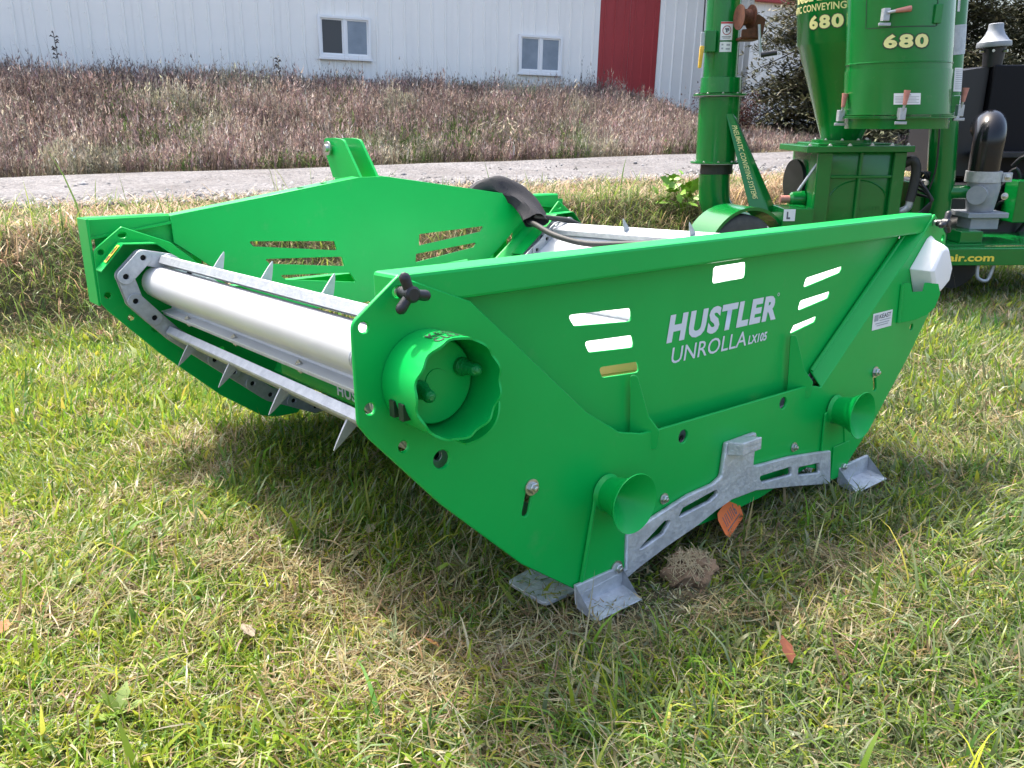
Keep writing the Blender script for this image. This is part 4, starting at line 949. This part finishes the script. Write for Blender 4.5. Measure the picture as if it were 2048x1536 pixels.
# ------------------------------------------------------------------ vegetation
def frustum_ok(d, s, m=.6): return np.abs(s) < .66*d+m
def blades(base, az, L_, lean0, curl, w, col, segs=3, tipcol=None, twist=None):
    N = len(base); V = np.zeros((N, 2*segs+1, 3)); C_ = np.zeros((N, 2*segs+1, 3))
    tw = az+np.pi/2+(RNG.normal(0, .5, N) if twist is None else twist); side = np.stack([np.cos(tw), np.sin(tw), np.zeros(N)], -1)
    p = base.copy(); a = lean0.copy(); prof = [1, .92, .7, .45, .3][:segs]
    tipcol = col if tipcol is None else tipcol
    for k in range(segs+1):
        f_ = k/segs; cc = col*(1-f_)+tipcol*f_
        if k < segs:
            o = side*(w*prof[k]*.5)[:, None]; V[:, 2*k] = p-o; V[:, 2*k+1] = p+o; C_[:, 2*k] = cc; C_[:, 2*k+1] = cc
            st_ = L_/segs; p = p+np.stack([np.sin(a)*np.cos(az), np.sin(a)*np.sin(az), np.cos(a)], -1)*st_[:, None]; a = a+curl
        else: V[:, 2*k] = p; C_[:, 2*k] = cc
    nv = 2*segs+1; off = (np.arange(N)*nv)[:, None]
    q = np.concatenate([off+np.array([[2*k, 2*k+1, 2*k+3, 2*k+2]]) for k in range(segs-1)], 0) if segs > 1 else np.zeros((0, 4), int)
    t = off+np.array([[2*segs-2, 2*segs-1, 2*segs]])
    return V.reshape(-1, 3), C_.reshape(-1, 3), q, t
class Acc:
    def __init__(s): s.v = []; s.c = []; s.q = []; s.t = []; s.n = 0
    def add(s, V, C_, q, t): s.v.append(V); s.c.append(C_); s.q.append(q+s.n); s.t.append(t+s.n); s.n += len(V)
    def mesh(s, name):
        fs = [x for x in (np.concatenate(s.q), np.concatenate(s.t)) if len(x)]
        return big_mesh(name, np.concatenate(s.v), fs, np.concatenate(s.c))
def pick(palette, probs, n, jit=.18):
    p = np.array(palette); i = RNG.choice(len(p), n, p=np.array(probs)/sum(probs)); c = p[i]
    return np.clip(c*np.exp(RNG.normal(0, jit, (n, 1)))*(1+RNG.normal(0, .06, (n, 3))), .003, .8)
GREENS = [(.13, .27, .025), (.20, .32, .03), (.085, .20, .04), (.31, .37, .05), (.30, .38, .20)]
DRY = [(.44, .36, .19), (.34, .26, .13), (.52, .47, .32), (.22, .15, .085), (.42, .41, .22)]
def scatter(n, t0, t1, u0, u1):
    t = RNG.uniform(t0, t1, n); u = RNG.uniform(u0, u1, n); d, s = ds_of_tu(t, u); return d, s, t, u
def pts(d, s, dz=0):
    X, Y = xy(d, s); return np.stack([X, Y, ground_z(d, s)+dz], -1)
# --- lawn
lawn = Acc()
def lawn_band(d0, d1, dens, wscale, segs, margin=.5):
    A = int((d1-d0)*(1.32*(d0+d1)/2+2*margin)*dens)
    d = np.sqrt(RNG.uniform(d0**2, d1**2, A)); s = RNG.uniform(-1, 1, A)*(.66*d+margin)
    t, u = tu(d, s); ok = t < 6.6; d, s = d[ok], s[ok]; n_ = len(d)
    patch = fbm(d*1.5+50, s*1.5+50); fine = fbm(d*6+5, s*6+9); gw = 1/(1+np.exp(-((patch-.5)*6+(fine-.5)*6+1.25)))
    isg = RNG.random(n_) < np.clip(gw, .15, .85)
    # greener, duller on the right; yellower on the left foreground
    yel = np.clip(.45-.35*s/np.maximum(d, .5)+(fbm(d*2.3, s*2.3+70)-.5), 0, 1)
    g = pick(GREENS, [3, 3, 2, .6, 1.0], n_); gy = pick([(.33, .40, .03), (.24, .36, .028), (.43, .42, .06)], [2, 2, 1], n_)
    dull = np.clip(.35+1.3*s/np.maximum(d, .5), 0, 1)*np.clip(1.25-.08*d, .4, 1); g = np.where((RNG.random(n_) < dull*.6)[:, None], pick([(.20, .245, .115), (.15, .205, .085), (.27, .31, .20), (.10, .15, .05)], [2, 2, 1, 1], n_), g)
    g = np.where((RNG.random(n_) < yel*.75)[:, None], gy, g); dr = pick(DRY, [3, 2, 2, 1.5, 2], n_)
    col = np.where(isg[:, None], g, dr)
    flat = (~isg) & (RNG.random(n_) < .75); clump = fbm(d*4+13, s*4+17)
    L_ = np.where(isg, RNG.gamma(4, .017, n_)+.02, RNG.gamma(5, .016, n_)+.02)*(.45+.75*clump)
    lean0 = np.where(flat, RNG.uniform(.95, 1.5, n_), np.abs(RNG.normal(.5, .4, n_)))
    curl = np.where(flat, RNG.normal(.05, .25, n_), np.abs(RNG.normal(.42, .3, n_)))
    swirl = fbm(d*.9+3, s*.9+8)*9; az = np.where(RNG.random(n_) < .45, swirl+RNG.normal(0, .7, n_), RNG.uniform(0, 6.283, n_))
    w = np.where(isg, RNG.gamma(3.2, .0014, n_)+.0013, RNG.gamma(3, .0009, n_)+.0011)*wscale
    big = RNG.random(n_) < .02; w = np.where(big & isg, w*1.9, w); L_ = np.where(big, L_*1.35, L_)
    X, Y = xy(d, s); short = np.exp(-(((X+.45)/.30)**2+((Y+.11)/.13)**2)**2)+np.exp(-(((X-.72)/.16)**2+((Y+.07)/.09)**2)**2); L_ = L_*(1-.72*np.clip(short, 0, 1))
    b_ = pts(d, s, RNG.uniform(-.004, .006, n_)*1.0); b_[:, 2] += np.where(flat, RNG.uniform(0, .035, n_), 0)
    tip = np.where(isg[:, None], col*.75+np.array([.30, .26, .12])*.25*RNG.random((n_, 1))*1.4, col*1.05)
    lawn.add(*blades(b_, az, L_, lean0, curl, w, col, segs, tip))
lawn_band(.75, 2.0, 13500, 1.0, 4, .45); lawn_band(2.0, 3.4, 10500, 1.12, 3, .5); lawn_band(3.4, 5.2, 7000, 1.5, 2, .7); lawn_band(5.2, 9.0, 3800, 2.2, 2, .7)
# tussocks: fans of long arching blades
nt_ = 380; d = np.sqrt(RNG.uniform(.8, 46, nt_)); s = RNG.uniform(-1, 1, nt_)*(.66*d+.4); t, u = tu(d, s); ok = t < 6.3; d, s = d[ok], s[ok]
X, Y = xy(d, s); ok = ~((X > -1.0) & (X < 1.0) & (Y > -.3) & (Y < 2.2)); d, s = d[ok], s[ok]; nb_ = RNG.integers(10, 34, len(d)); rep_ = np.repeat(np.arange(len(d)), nb_); n_ = len(rep_)
tc_ = pick(GREENS+[(.33, .40, .03), (.48, .44, .26)], [3, 3, 3, 1.2, 1.2, .7, .8], len(d), .12); sz = RNG.uniform(.6, 1.25, len(d)); r_ = np.abs(RNG.normal(0, .03, n_)); a_ = RNG.uniform(0, 6.283, n_)
dd_, ss_ = d[rep_]+r_*np.cos(a_), s[rep_]+r_*np.sin(a_); col = np.clip(tc_[rep_]*np.exp(RNG.normal(0, .2, (n_, 1))), .01, .8)
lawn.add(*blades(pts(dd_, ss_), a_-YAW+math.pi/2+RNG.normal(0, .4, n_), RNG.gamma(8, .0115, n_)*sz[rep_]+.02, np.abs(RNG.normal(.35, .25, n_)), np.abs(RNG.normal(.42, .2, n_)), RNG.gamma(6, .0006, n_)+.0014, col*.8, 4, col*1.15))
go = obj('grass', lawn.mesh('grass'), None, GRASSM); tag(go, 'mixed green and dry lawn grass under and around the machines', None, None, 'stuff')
# --- ditch bank and verge
bk = Acc()
d, s, t, u = scatter(70000, 6.1, 8.95, -6.5, 10.5); ok = frustum_ok(d, s, .7); d, s, t, u = d[ok], s[ok], t[ok], u[ok]; n_ = len(d)
steep = sm(6.2, 6.6, t)*(1-sm(7.5, 7.9, t)); gp_ = fbm(d*1.1+80, s*1.1+30)+.10*np.exp(-((s+4)/2)**2)
isg = RNG.random(n_) < np.clip((gp_-.47)*4.5+.42, .1, .85)
col = np.where(isg[:, None], pick([(.14, .21, .055), (.10, .16, .045), (.23, .29, .055), (.20, .25, .11)], [2, 2, 1.3, 1], n_), pick([(.46, .35, .20), (.35, .25, .145), (.54, .45, .31), (.46, .30, .21), (.24, .17, .10)], [2, 2, 1.5, 1.6, 1], n_))
pinkish = (t > 7.7) & (RNG.random(n_) < .8) & ~isg
col = np.where(pinkish[:, None], pick([(.52, .35, .26), (.58, .44, .32), (.40, .25, .17)], [2, 2, 1], n_), col)
L_ = (RNG.gamma(5, .030, n_)+.05)*np.where(t > 7.6, .36, 1.0)*(.6+.8*fbm(d*3+2, s*3+2)); L_ *= np.where((t > 7.4) & isg & (fbm(d*1.9+7, s*1.9+1) > .55), 1.8, 1)
lean0 = np.abs(RNG.normal(.75, .4, n_)); curl = np.abs(RNG.normal(.38, .3, n_))
az = np.where(RNG.random(n_) < .5, math.atan2(-TDIR.y, -TDIR.x)+RNG.normal(0, .9, n_), RNG.uniform(0, 6.283, n_))
bk.add(*blades(pts(d, s, RNG.uniform(-.01, .02, n_)), az, L_, lean0, curl, RNG.gamma(5, .0011, n_)+.0025, col, 3, col*1.1))
# loose hay strands mat
d, s, t, u = scatter(42000, 6.2, 9.0, -6.5, 10.5); ok = frustum_ok(d, s, .7); d, s, t = d[ok], s[ok], t[ok]; n_ = len(d)
col = pick([(.50, .40, .24), (.40, .29, .17), (.60, .51, .35), (.48, .32, .23)], [2, 2, 1.3, 1.5], n_)
bk.add(*blades(pts(d, s, RNG.uniform(.0, .06, n_)), RNG.uniform(0, 6.28, n_), RNG.gamma(5, .022, n_)+.04, RNG.uniform(1.0, 1.6, n_), RNG.normal(.1, .25, n_), RNG.gamma(4, .0009, n_)+.002, col, 2))
bo = obj('rough_grass', bk.mesh('rough_grass'), None, GRASSM); tag(bo, 'tangled tan and green grass on the ditch bank along the road', None, None, 'stuff')
# --- roadside weeds
wd = Acc()
d, s, t, u = scatter(62000, 13.35, 18.1, -10.5, 15.5); ok = frustum_ok(d, s, 1.0); d, s, t, u = d[ok], s[ok], t[ok], u[ok]
keep = (RNG.random(len(d)) < np.where(u > 11, .5, 1)); d, s, t, u = d[keep], s[keep], t[keep], u[keep]; n_ = len(d)
gp_ = fbm(d*.55+11, s*.9+31); low = np.exp(-((t-14.3)/.9)**2)
isg = RNG.random(n_) < np.clip((gp_-.56)*5, 0, .8)*(.35+.65*low)
pw_ = [(.345, .265, .25), (.28, .21, .20), (.43, .355, .325), (.48, .42, .375), (.19, .145, .137)]
col = np.where(isg[:, None], pick([(.12, .19, .06), (.16, .22, .08), (.10, .15, .06)], [1, 1, 1], n_), pick(pw_, [3, 3, 2, 1, 1.6], n_, .22))
pal = fbm(d*.8+60, s*.8+90); col = np.where(((pal > .60) & ~isg)[:, None], pick([(.42, .385, .32), (.35, .33, .27), (.28, .265, .21)], [1, 1, 1], n_), col)
cl = fbm(d*2.2+71, s*2.2+13); col = col*(np.array([1.0, .97, .90])*(.62+.50*sm(.25, .75, cl))[:, None])
H = (RNG.gamma(14, .025, n_)+.07)*(.6+.8*fbm(d*2.0+5, s*2.0+5))*np.where(isg, .7, 1)*np.where(t < 13.8, .75, 1)*np.where(u > 10.5, .55, 1)
lean0 = np.abs(RNG.normal(.22, .2, n_)); az = math.atan2(RY, RX)+RNG.normal(.0, 1.4, n_)
base = pts(d, s, -.02)
wd.add(*blades(base, az, H, lean0, RNG.normal(.12, .14, n_), RNG.gamma(5, .0009, n_)+.003, col*.8, 2, col))
# seed heads and dry leaves clustered along the stems
k_ = 8; rep = np.repeat(np.arange(n_), k_); f_ = RNG.uniform(.25, 1.02, len(rep)); a_ = lean0[rep]+.05
p = base[rep]+np.stack([np.sin(a_)*np.cos(az[rep]), np.sin(a_)*np.sin(az[rep]), np.cos(a_)], -1)*(H[rep]*f_)[:, None]+RNG.normal(0, .012, (len(rep), 3))
cc = np.clip(col[rep]*np.exp(RNG.normal(0, .34, (len(rep), 1))), .004, .7)
wd.add(*blades(p, RNG.uniform(0, 6.28, len(rep)), RNG.gamma(4, .012, len(rep))+.018, np.abs(RNG.normal(.42, .4, len(rep))), np.full(len(rep), .2), RNG.gamma(4, .0026, len(rep))+.006, cc, 1))
# thin tall pale stems against the wall
d, s, t, u = scatter(900, 16.3, 18.0, -10, 10); ok = frustum_ok(d, s, .5); d, s, u = d[ok], s[ok], u[ok]; n_ = len(d)
den = RNG.random(n_) < np.clip((fbm(u*.8+3, u*.3)-.35)*3, .1, 1); d, s = d[den], s[den]; n_ = len(d)
wd.add(*blades(pts(d, s), math.atan2(RY, RX)+np.pi+RNG.normal(0, .8, n_), RNG.uniform(.6, 1.15, n_), np.abs(RNG.normal(.08, .08, n_)), RNG.normal(.10, .06, n_), np.full(n_, .0055), pick([(.30, .24, .18), (.22, .16, .12), (.38, .32, .24)], [1, 1, 1], n_), 4))
wo_ = obj('weeds', wd.mesh('weeds'), None, WEEDM); tag(wo_, 'dense dead purplish brown weeds covering the bank below the barn', None, None, 'stuff')
# --- loose road stones
n_ = 9000; d, s, t, u = scatter(n_, 8.75, 9.9, -7, 11); t = 8.72+RNG.gamma(1.6, .42, n_); t = np.minimum(t, 13.3); d, s = ds_of_tu(t, u)
X, Y = xy(d, s); Z = road_z(t, s)+.012
r_ = RNG.gamma(5, .0042, n_)+.006; oc = np.array([[1, 0, 0], [-1, 0, 0], [0, 1, 0], [0, -1, 0], [0, 0, .75], [0, 0, -.6]])
V = np.stack([X, Y, Z], -1)[:, None, :]+oc[None]*r_[:, None, None]*RNG.uniform(.6, 1.3, (n_, 6, 1))
fc = np.array([[0, 2, 4], [2, 1, 4], [1, 3, 4], [3, 0, 4], [2, 0, 5], [1, 2, 5], [3, 1, 5], [0, 3, 5]])
F_ = (np.arange(n_)*6)[:, None, None]+fc[None]
cg = np.repeat(np.clip(.17+RNG.normal(0, .09, (n_, 1)), .07, .55)*np.array([[1, .97, .97]]), 6, 0)
STONE = foliage('road_stone', 0.0, .9)
so = obj('road_stones', big_mesh('road_stones', V.reshape(-1, 3), [F_.reshape(-1, 3)], cg), None, STONE); tag(so, 'loose pale crushed stones along the road edge', None, None, 'stuff')
# --- spruces
def spruce(name, t, u, h, rad, label, seed, skirt=.12):
    rg = np.random.default_rng(seed); p0 = wpos(t, u, 0); d, s = ds_of_tu(t, u); p0.z = float(ground_z(d, s))-.05
    root = empty(name, p0); tag(root, label, 'tree', 'spruces beyond the road')
    tube('trunk', [(0, 0, 0), (.02, .01, h*.4), (0, 0, h*.95)], lambda f_: .10*(1-f_)+.02, BARK, root, 10)
    lim = bmesh.new(); pts_ = []; dirs = []; cols_ = []
    z = skirt
    while z < h*.97:
        f_ = (z-skirt)/(h-skirt); L0 = rad*(1-f_)**.8*(1.0)+.10; nb = int(5+5*(1-f_))
        for k in range(nb):
            a = rg.uniform(0, 6.283); L_ = L0*rg.uniform(.65, 1.12); el = rg.uniform(.05, .35); q0 = Vector((0, 0, z)); tip = Vector((math.cos(a)*L_, math.sin(a)*L_, z+L_*math.sin(el)-.30*L_)); mid = Vector((math.cos(a)*L_*.5, math.sin(a)*L_*.5, z+L_*.10))
            tube_bm(lim, [q0, mid, tip], lambda g: .022*(1-g)+.004, 4)
            m_ = int(85*L_+16); g = rg.random(m_)**.65
            P = np.outer((1-g)**2, q0)+np.outer(2*g*(1-g), mid)+np.outer(g*g, tip)
            wd_ = .34*L_*(.35+g)*.5; P = P+rg.normal(0, 1, (m_, 3))*np.stack([wd_*.55, wd_*.55, wd_*.30], -1); P[:, 2] -= np.abs(rg.normal(0, .07, m_))
            pts_.append(P); dirs.append(np.tile([a], m_)); cl = rg.uniform(.65, 1.3); cols_.append(np.tile([cl], m_)*rg.uniform(.7, 1.3, m_))
        z += rg.uniform(.14, .22)
    obj('limb', from_bm('limb', lim), root, BARK)
    P = np.concatenate(pts_); A_ = np.concatenate(dirs); c_ = np.concatenate(cols_); m_ = len(P)
    acc = Acc(); base_c = np.array([.085, .092, .048]); tint = np.where(rg.random((m_, 1)) < .28, np.array([[.15, .14, .08]]), base_c[None])
    for j in range(2):
        acc.add(*blades(P, A_+rg.normal(0, 1.0, m_), rg.uniform(.09, .20, m_), rg.uniform(.9, 2.0, m_), rg.normal(.1, .2, m_), rg.uniform(.03, .065, m_), tint*c_[:, None], 2, tint*c_[:, None]*1.2))
    obj('crown', acc.mesh('crown'), root, NEEDLEM); return root
spruce('spruce_tree', 15.5, 14.7, 6.5, 2.35, 'dense spruce tree behind the pipe and cone tank', 1)
spruce('spruce_tree', 15.6, 21.8, 8.5, 2.9, 'spruce tree standing behind the black engine housing', 2)
spruce('spruce_tree', 16.2, 17.9, 8.0, 2.7, 'spruce tree rising behind the green cyclone tank', 3)
# burgundy shrub and yellow shrub at the shed
def shrub(name, t, u, h, w, pal_, label, seed, n_=2600, leaf=.05):
    rg = np.random.default_rng(seed); p0 = wpos(t, u, 0); d, s = ds_of_tu(t, u); p0.z = float(ground_z(d, s)); root = empty(name, p0); tag(root, label, 'shrub')
    bm = bmesh.new(); tips = []
    for k in range(26):
        a = rg.uniform(0, 6.28); r_ = w*rg.uniform(.3, 1); q = Vector((math.cos(a)*r_, math.sin(a)*r_, h*rg.uniform(.5, 1))); tube_bm(bm, [(0, 0, 0), q*.5+Vector((0, 0, h*.1)), q], lambda g: .014*(1-g)+.003, 4); tips.append(q)
    obj('stem', from_bm('stem', bm), root, BARK); T_ = np.array(tips); P = T_[rg.integers(0, 26, n_)]*rg.uniform(.45, 1.05, (n_, 1))+rg.normal(0, w*.13, (n_, 3)); P[:, 2] = np.maximum(P[:, 2], .03)
    acc = Acc(); cc = np.array(pal_)[rg.integers(0, len(pal_), n_)]*np.exp(rg.normal(0, .25, (n_, 1))); acc.add(*blades(P, rg.uniform(0, 6.28, n_), rg.uniform(.7, 1.5, n_)*leaf, rg.uniform(.2, 1.8, n_), np.full(n_, .3), np.full(n_, leaf*.55), cc, 2))
    obj('leaves', acc.mesh('leaves'), root, LEAFM); return root
shrub('burgundy_shrub', 15.2, 11.6, .85, .8, [(.05, .012, .014), (.035, .012, .012), (.07, .03, .02)], 'low burgundy shrub at the foot of the spruce by the road', 4)
shrub('yellow_shrub', 19.5, 14.3, 1.6, .7, [(.34, .26, .05), (.24, .22, .06)], 'small yellowing shrub between barn corner and spruce', 5)
# lime green leafy plant on the bank behind the pipe
def on_bank(px, py):
    a = (px-1024)/1640.27; b_ = (py-768)/1640.27; w = _f+a*_r-b_*_u; q = None
    for i in range(40, 1600):
        k = i*.012; P = CAM+w*k; e = Vector((P.x-CAM.x, P.y-CAM.y)); d = e.x*GX+e.y*GY; s = e.x*RX+e.y*RY
        if P.z < float(ground_z(d, s)): return d, s
    return d, s
lp = empty('leafy_plant', (0, 0, 0)); d, s = on_bank(1362, 425); X, Y = xy(d, s); lp.location = (X, Y, float(ground_z(d, s)))
tag(lp, 'bright lime green broad leafed plant on the bank left of the pipe elbow', 'plant')
rg = np.random.default_rng(8)
def leaf_mesh(l, w):
    bm = bmesh.new(); n_ = 6; L0 = []; 
    for k in range(n_+1):
        f_ = k/n_; ww = w*math.sin(math.pi*min(.98, f_*.93+.05))**.8*(1+.18*(-1)**k); L0.append([bm.verts.new((f_*l, -ww, -.12*l*f_*f_+.12*ww)), bm.verts.new((f_*l, 0, -.12*l*f_*f_)), bm.verts.new((f_*l, ww, -.12*l*f_*f_+.12*ww))])
    for a, b_ in zip(L0, L0[1:]):
        for i in (0, 1): bm.faces.new((a[i], a[i+1], b_[i+1], b_[i]))
    return from_bm('leaf', bm, True)
LIME = mat('lime_leaf', (.19, .36, .022), .5, var=(.12, .26, .02), vscale=20)
lm = leaf_mesh(.16, .045); lm.materials.append(LIME)
bm = bmesh.new()
for k in range(46):
    a = rg.uniform(0, 6.28); r_ = rg.uniform(.02, .26); z = rg.uniform(.08, .40)*(1-.6*r_); o = bpy.data.objects.new('leaf', lm); COL.objects.link(o); o.parent = lp
    o.location = (r_*math.cos(a), r_*math.sin(a), z); o.rotation_euler = (rg.normal(0, .5), rg.normal(.1, .5), a+rg.normal(0, .6)); o.scale = (rg.uniform(.55, 1.1),)*3
    if k % 3 == 0: tube_bm(bm, [(0, 0, 0), (r_*.4*math.cos(a), r_*.4*math.sin(a), z*.7), o.location[:]], .004, 5)
obj('stem', from_bm('stem', bm), lp, LIME)
# dead seed-head plants by the road
def seed_plant(px, py, label, n_, h, seed, spread=.16, pal_=(.42, .35, .24)):
    rg = np.random.default_rng(seed); d, s = on_bank(px, py); X, Y = xy(d, s); root = empty('dead_seed_plant', (X, Y, float(ground_z(d, s)))); tag(root, label, 'plant', 'pale dead seed plants along the road')
    bm = bmesh.new(); hd_ = bmesh.new()
    for k in range(n_):
        a = rg.uniform(0, 6.28); r_ = rg.uniform(.2, 1)*spread; hh = h*rg.uniform(.6, 1.05); b0 = Vector((math.cos(a)*r_*.5, math.sin(a)*r_*.5, 0)); tp = Vector((math.cos(a)*r_*1.6, math.sin(a)*r_*1.6, hh)); nd = tp+Vector((math.cos(a)*.07, math.sin(a)*.07, -.02))
        P = smooth_path([b0, b0*.6+tp*.4+Vector((0, 0, .05)), tp, nd], 3); tube_bm(bm, P, .004, 4)
        tube_bm(hd_, [tp-Vector((0, 0, .03)), tp+Vector((0, 0, .01)), (tp+nd)*.5, nd, nd+Vector((math.cos(a)*.03, math.sin(a)*.03, -.03))], lambda g: (.004, .012, .016, .013, .003)[min(4, int(g*4+.5))], 6)
        if k % 2: tube_bm(bm, [b0*.5+tp*.5, b0*.5+tp*.5+Vector((rg.normal(0, .08), rg.normal(0, .08), -.05))], .003, 4)
    M_ = mat('dead_stem', pal_, .85, var=tuple(c*.6 for c in pal_), vscale=30); obj('stem', from_bm('stem', bm), root, M_); obj('seed_head', from_bm('seed_head', hd_, True), root, M_)
seed_plant(25, 340, 'pale dead seed plant at the left end of the road edge', 9, .95, 21)
seed_plant(75, 338, 'bent dead seed plant right of the tallest one at left road edge', 6, .70, 22, .2)
seed_plant(1010, 312, 'clump of pale foxtail stems below the second barn window', 20, .62, 23, .26)
seed_plant(1050, 310, 'short foxtail stems right of the pale clump by the road', 12, .5, 24, .22)
def dark_weed(px, py, h, label, seed):
    rg = np.random.default_rng(seed); d, s = ds_of_tu(17.3, 0); a_ = (px-1024)/1640.27; d = 17.2/(.917-.4*a_); s = a_*d; X, Y = xy(d, s); root = empty('dark_weed', (X, Y, float(ground_z(d, s)))); tag(root, label, 'plant', 'dark stalks standing against the barn wall')
    bm = bmesh.new(); tube_bm(bm, [(0, 0, 0), (.02, 0, h*.5), (.0, .01, h)], .006, 5)
    for k in range(16): z = h*rg.uniform(.55, 1); a = rg.uniform(0, 6.28); tube_bm(bm, [(0, 0, z), (.05*math.cos(a), .05*math.sin(a), z+.03), (.07*math.cos(a), .07*math.sin(a), z+.01)], lambda g: (.004, .014, .004)[min(2, int(g*2+.5))], 5)
    obj('stalk', from_bm('stalk', bm), root, mat('dark_stalk', (.05, .037, .03), .85))
dark_weed(10, 0, 1.25, 'tall dark dock stalk against the white wall at far left', 31); dark_weed(158, 0, .95, 'short dark stalk right of the tall dock stalk', 32); dark_weed(572, 0, .72, 'thin dark stalk just left of the first barn window', 33)
# fallen leaves
def fallen(px, py, size, col, label, seed, tilt=(.3, -.5, 0)):
    rg = np.random.default_rng(seed); d, s = on_bank(px, py); X, Y = xy(d, s); me = leaf_mesh(size, size*.30); o = obj('fallen_leaf', me, None, mat('dry_leaf', col, .75, var=tuple(c*.65 for c in col), vscale=40))
    o.location = (X, Y, float(ground_z(d, s))+.05); o.rotation_euler = (tilt[0], tilt[1], tilt[2]); tag(o, label, 'leaf', 'fallen leaves on the grass')
fallen(1575, 1365, .068, (.24, .07, .03), 'reddish brown leaf standing in the grass at lower right', 1, (.55, -.55, .9))
fallen(5, 1300, .05, (.42, .15, .06), 'small orange leaf at the left edge of the lawn', 2, (.3, -.2, 1))
fallen(880, 1330, .045, (.36, .16, .06), 'small tan leaf in the grass at bottom centre', 3, (.5, -.4, 2))
fallen(1880, 1385, .05, (.34, .22, .12), 'crumpled tan leaf at the lower right edge', 4, (.5, -.3, 2.5))
fallen(735, 1095, .05, (.40, .33, .20), 'pale dead leaf lying in the machine shadow', 5, (.4, -.2, .6))
fallen(510, 1310, .055, (.34, .28, .20), 'pale curled leaf in the sunlit grass at lower left', 6, (.2, -.3, 1.7))
fallen(195, 685, .06, (.20, .06, .03), 'dark red leaf at the foot of the ditch bank', 7, (.8, -.6, .2))
# broad lawn weeds
DOCK = mat('dock_leaf', (.17, .24, .04), .5, var=(.11, .17, .03), vscale=25)
dm = leaf_mesh(.062, .013); dm.materials.append(DOCK)
for i, (px, py, nl, lab_) in enumerate([(150, 1190, 6, 'broadleaf weed with upright leaves in the sunlit left lawn'), (640, 1090, 4, 'small broadleaf weed at the edge of the machine shadow'), (1530, 1235, 4, 'broadleaf weed in front of the orange tag'), (1640, 1060, 4, 'broadleaf weed right of the stand bracket'), (700, 1060, 4, 'broadleaf weed under the conveyor slats'), (1915, 905, 3, 'yellow green broadleaf weed at the right edge of the lawn'), (240, 1440, 5, 'flat broadleaf weed at the bottom left of the lawn')]):
    d, s = on_bank(px, py); X, Y = xy(d, s); w_ = empty('lawn_weed', (X, Y, float(ground_z(d, s))+.01)); tag(w_, lab_, 'weed', 'broadleaf weeds in the lawn')
    for k in range(nl):
        o = bpy.data.objects.new('leaf', dm); COL.objects.link(o); o.parent = w_; a = k*6.28/nl+i; o.rotation_euler = (0, -.5-.25*(k % 3), a); o.scale = (1+.15*(k % 2),)*3
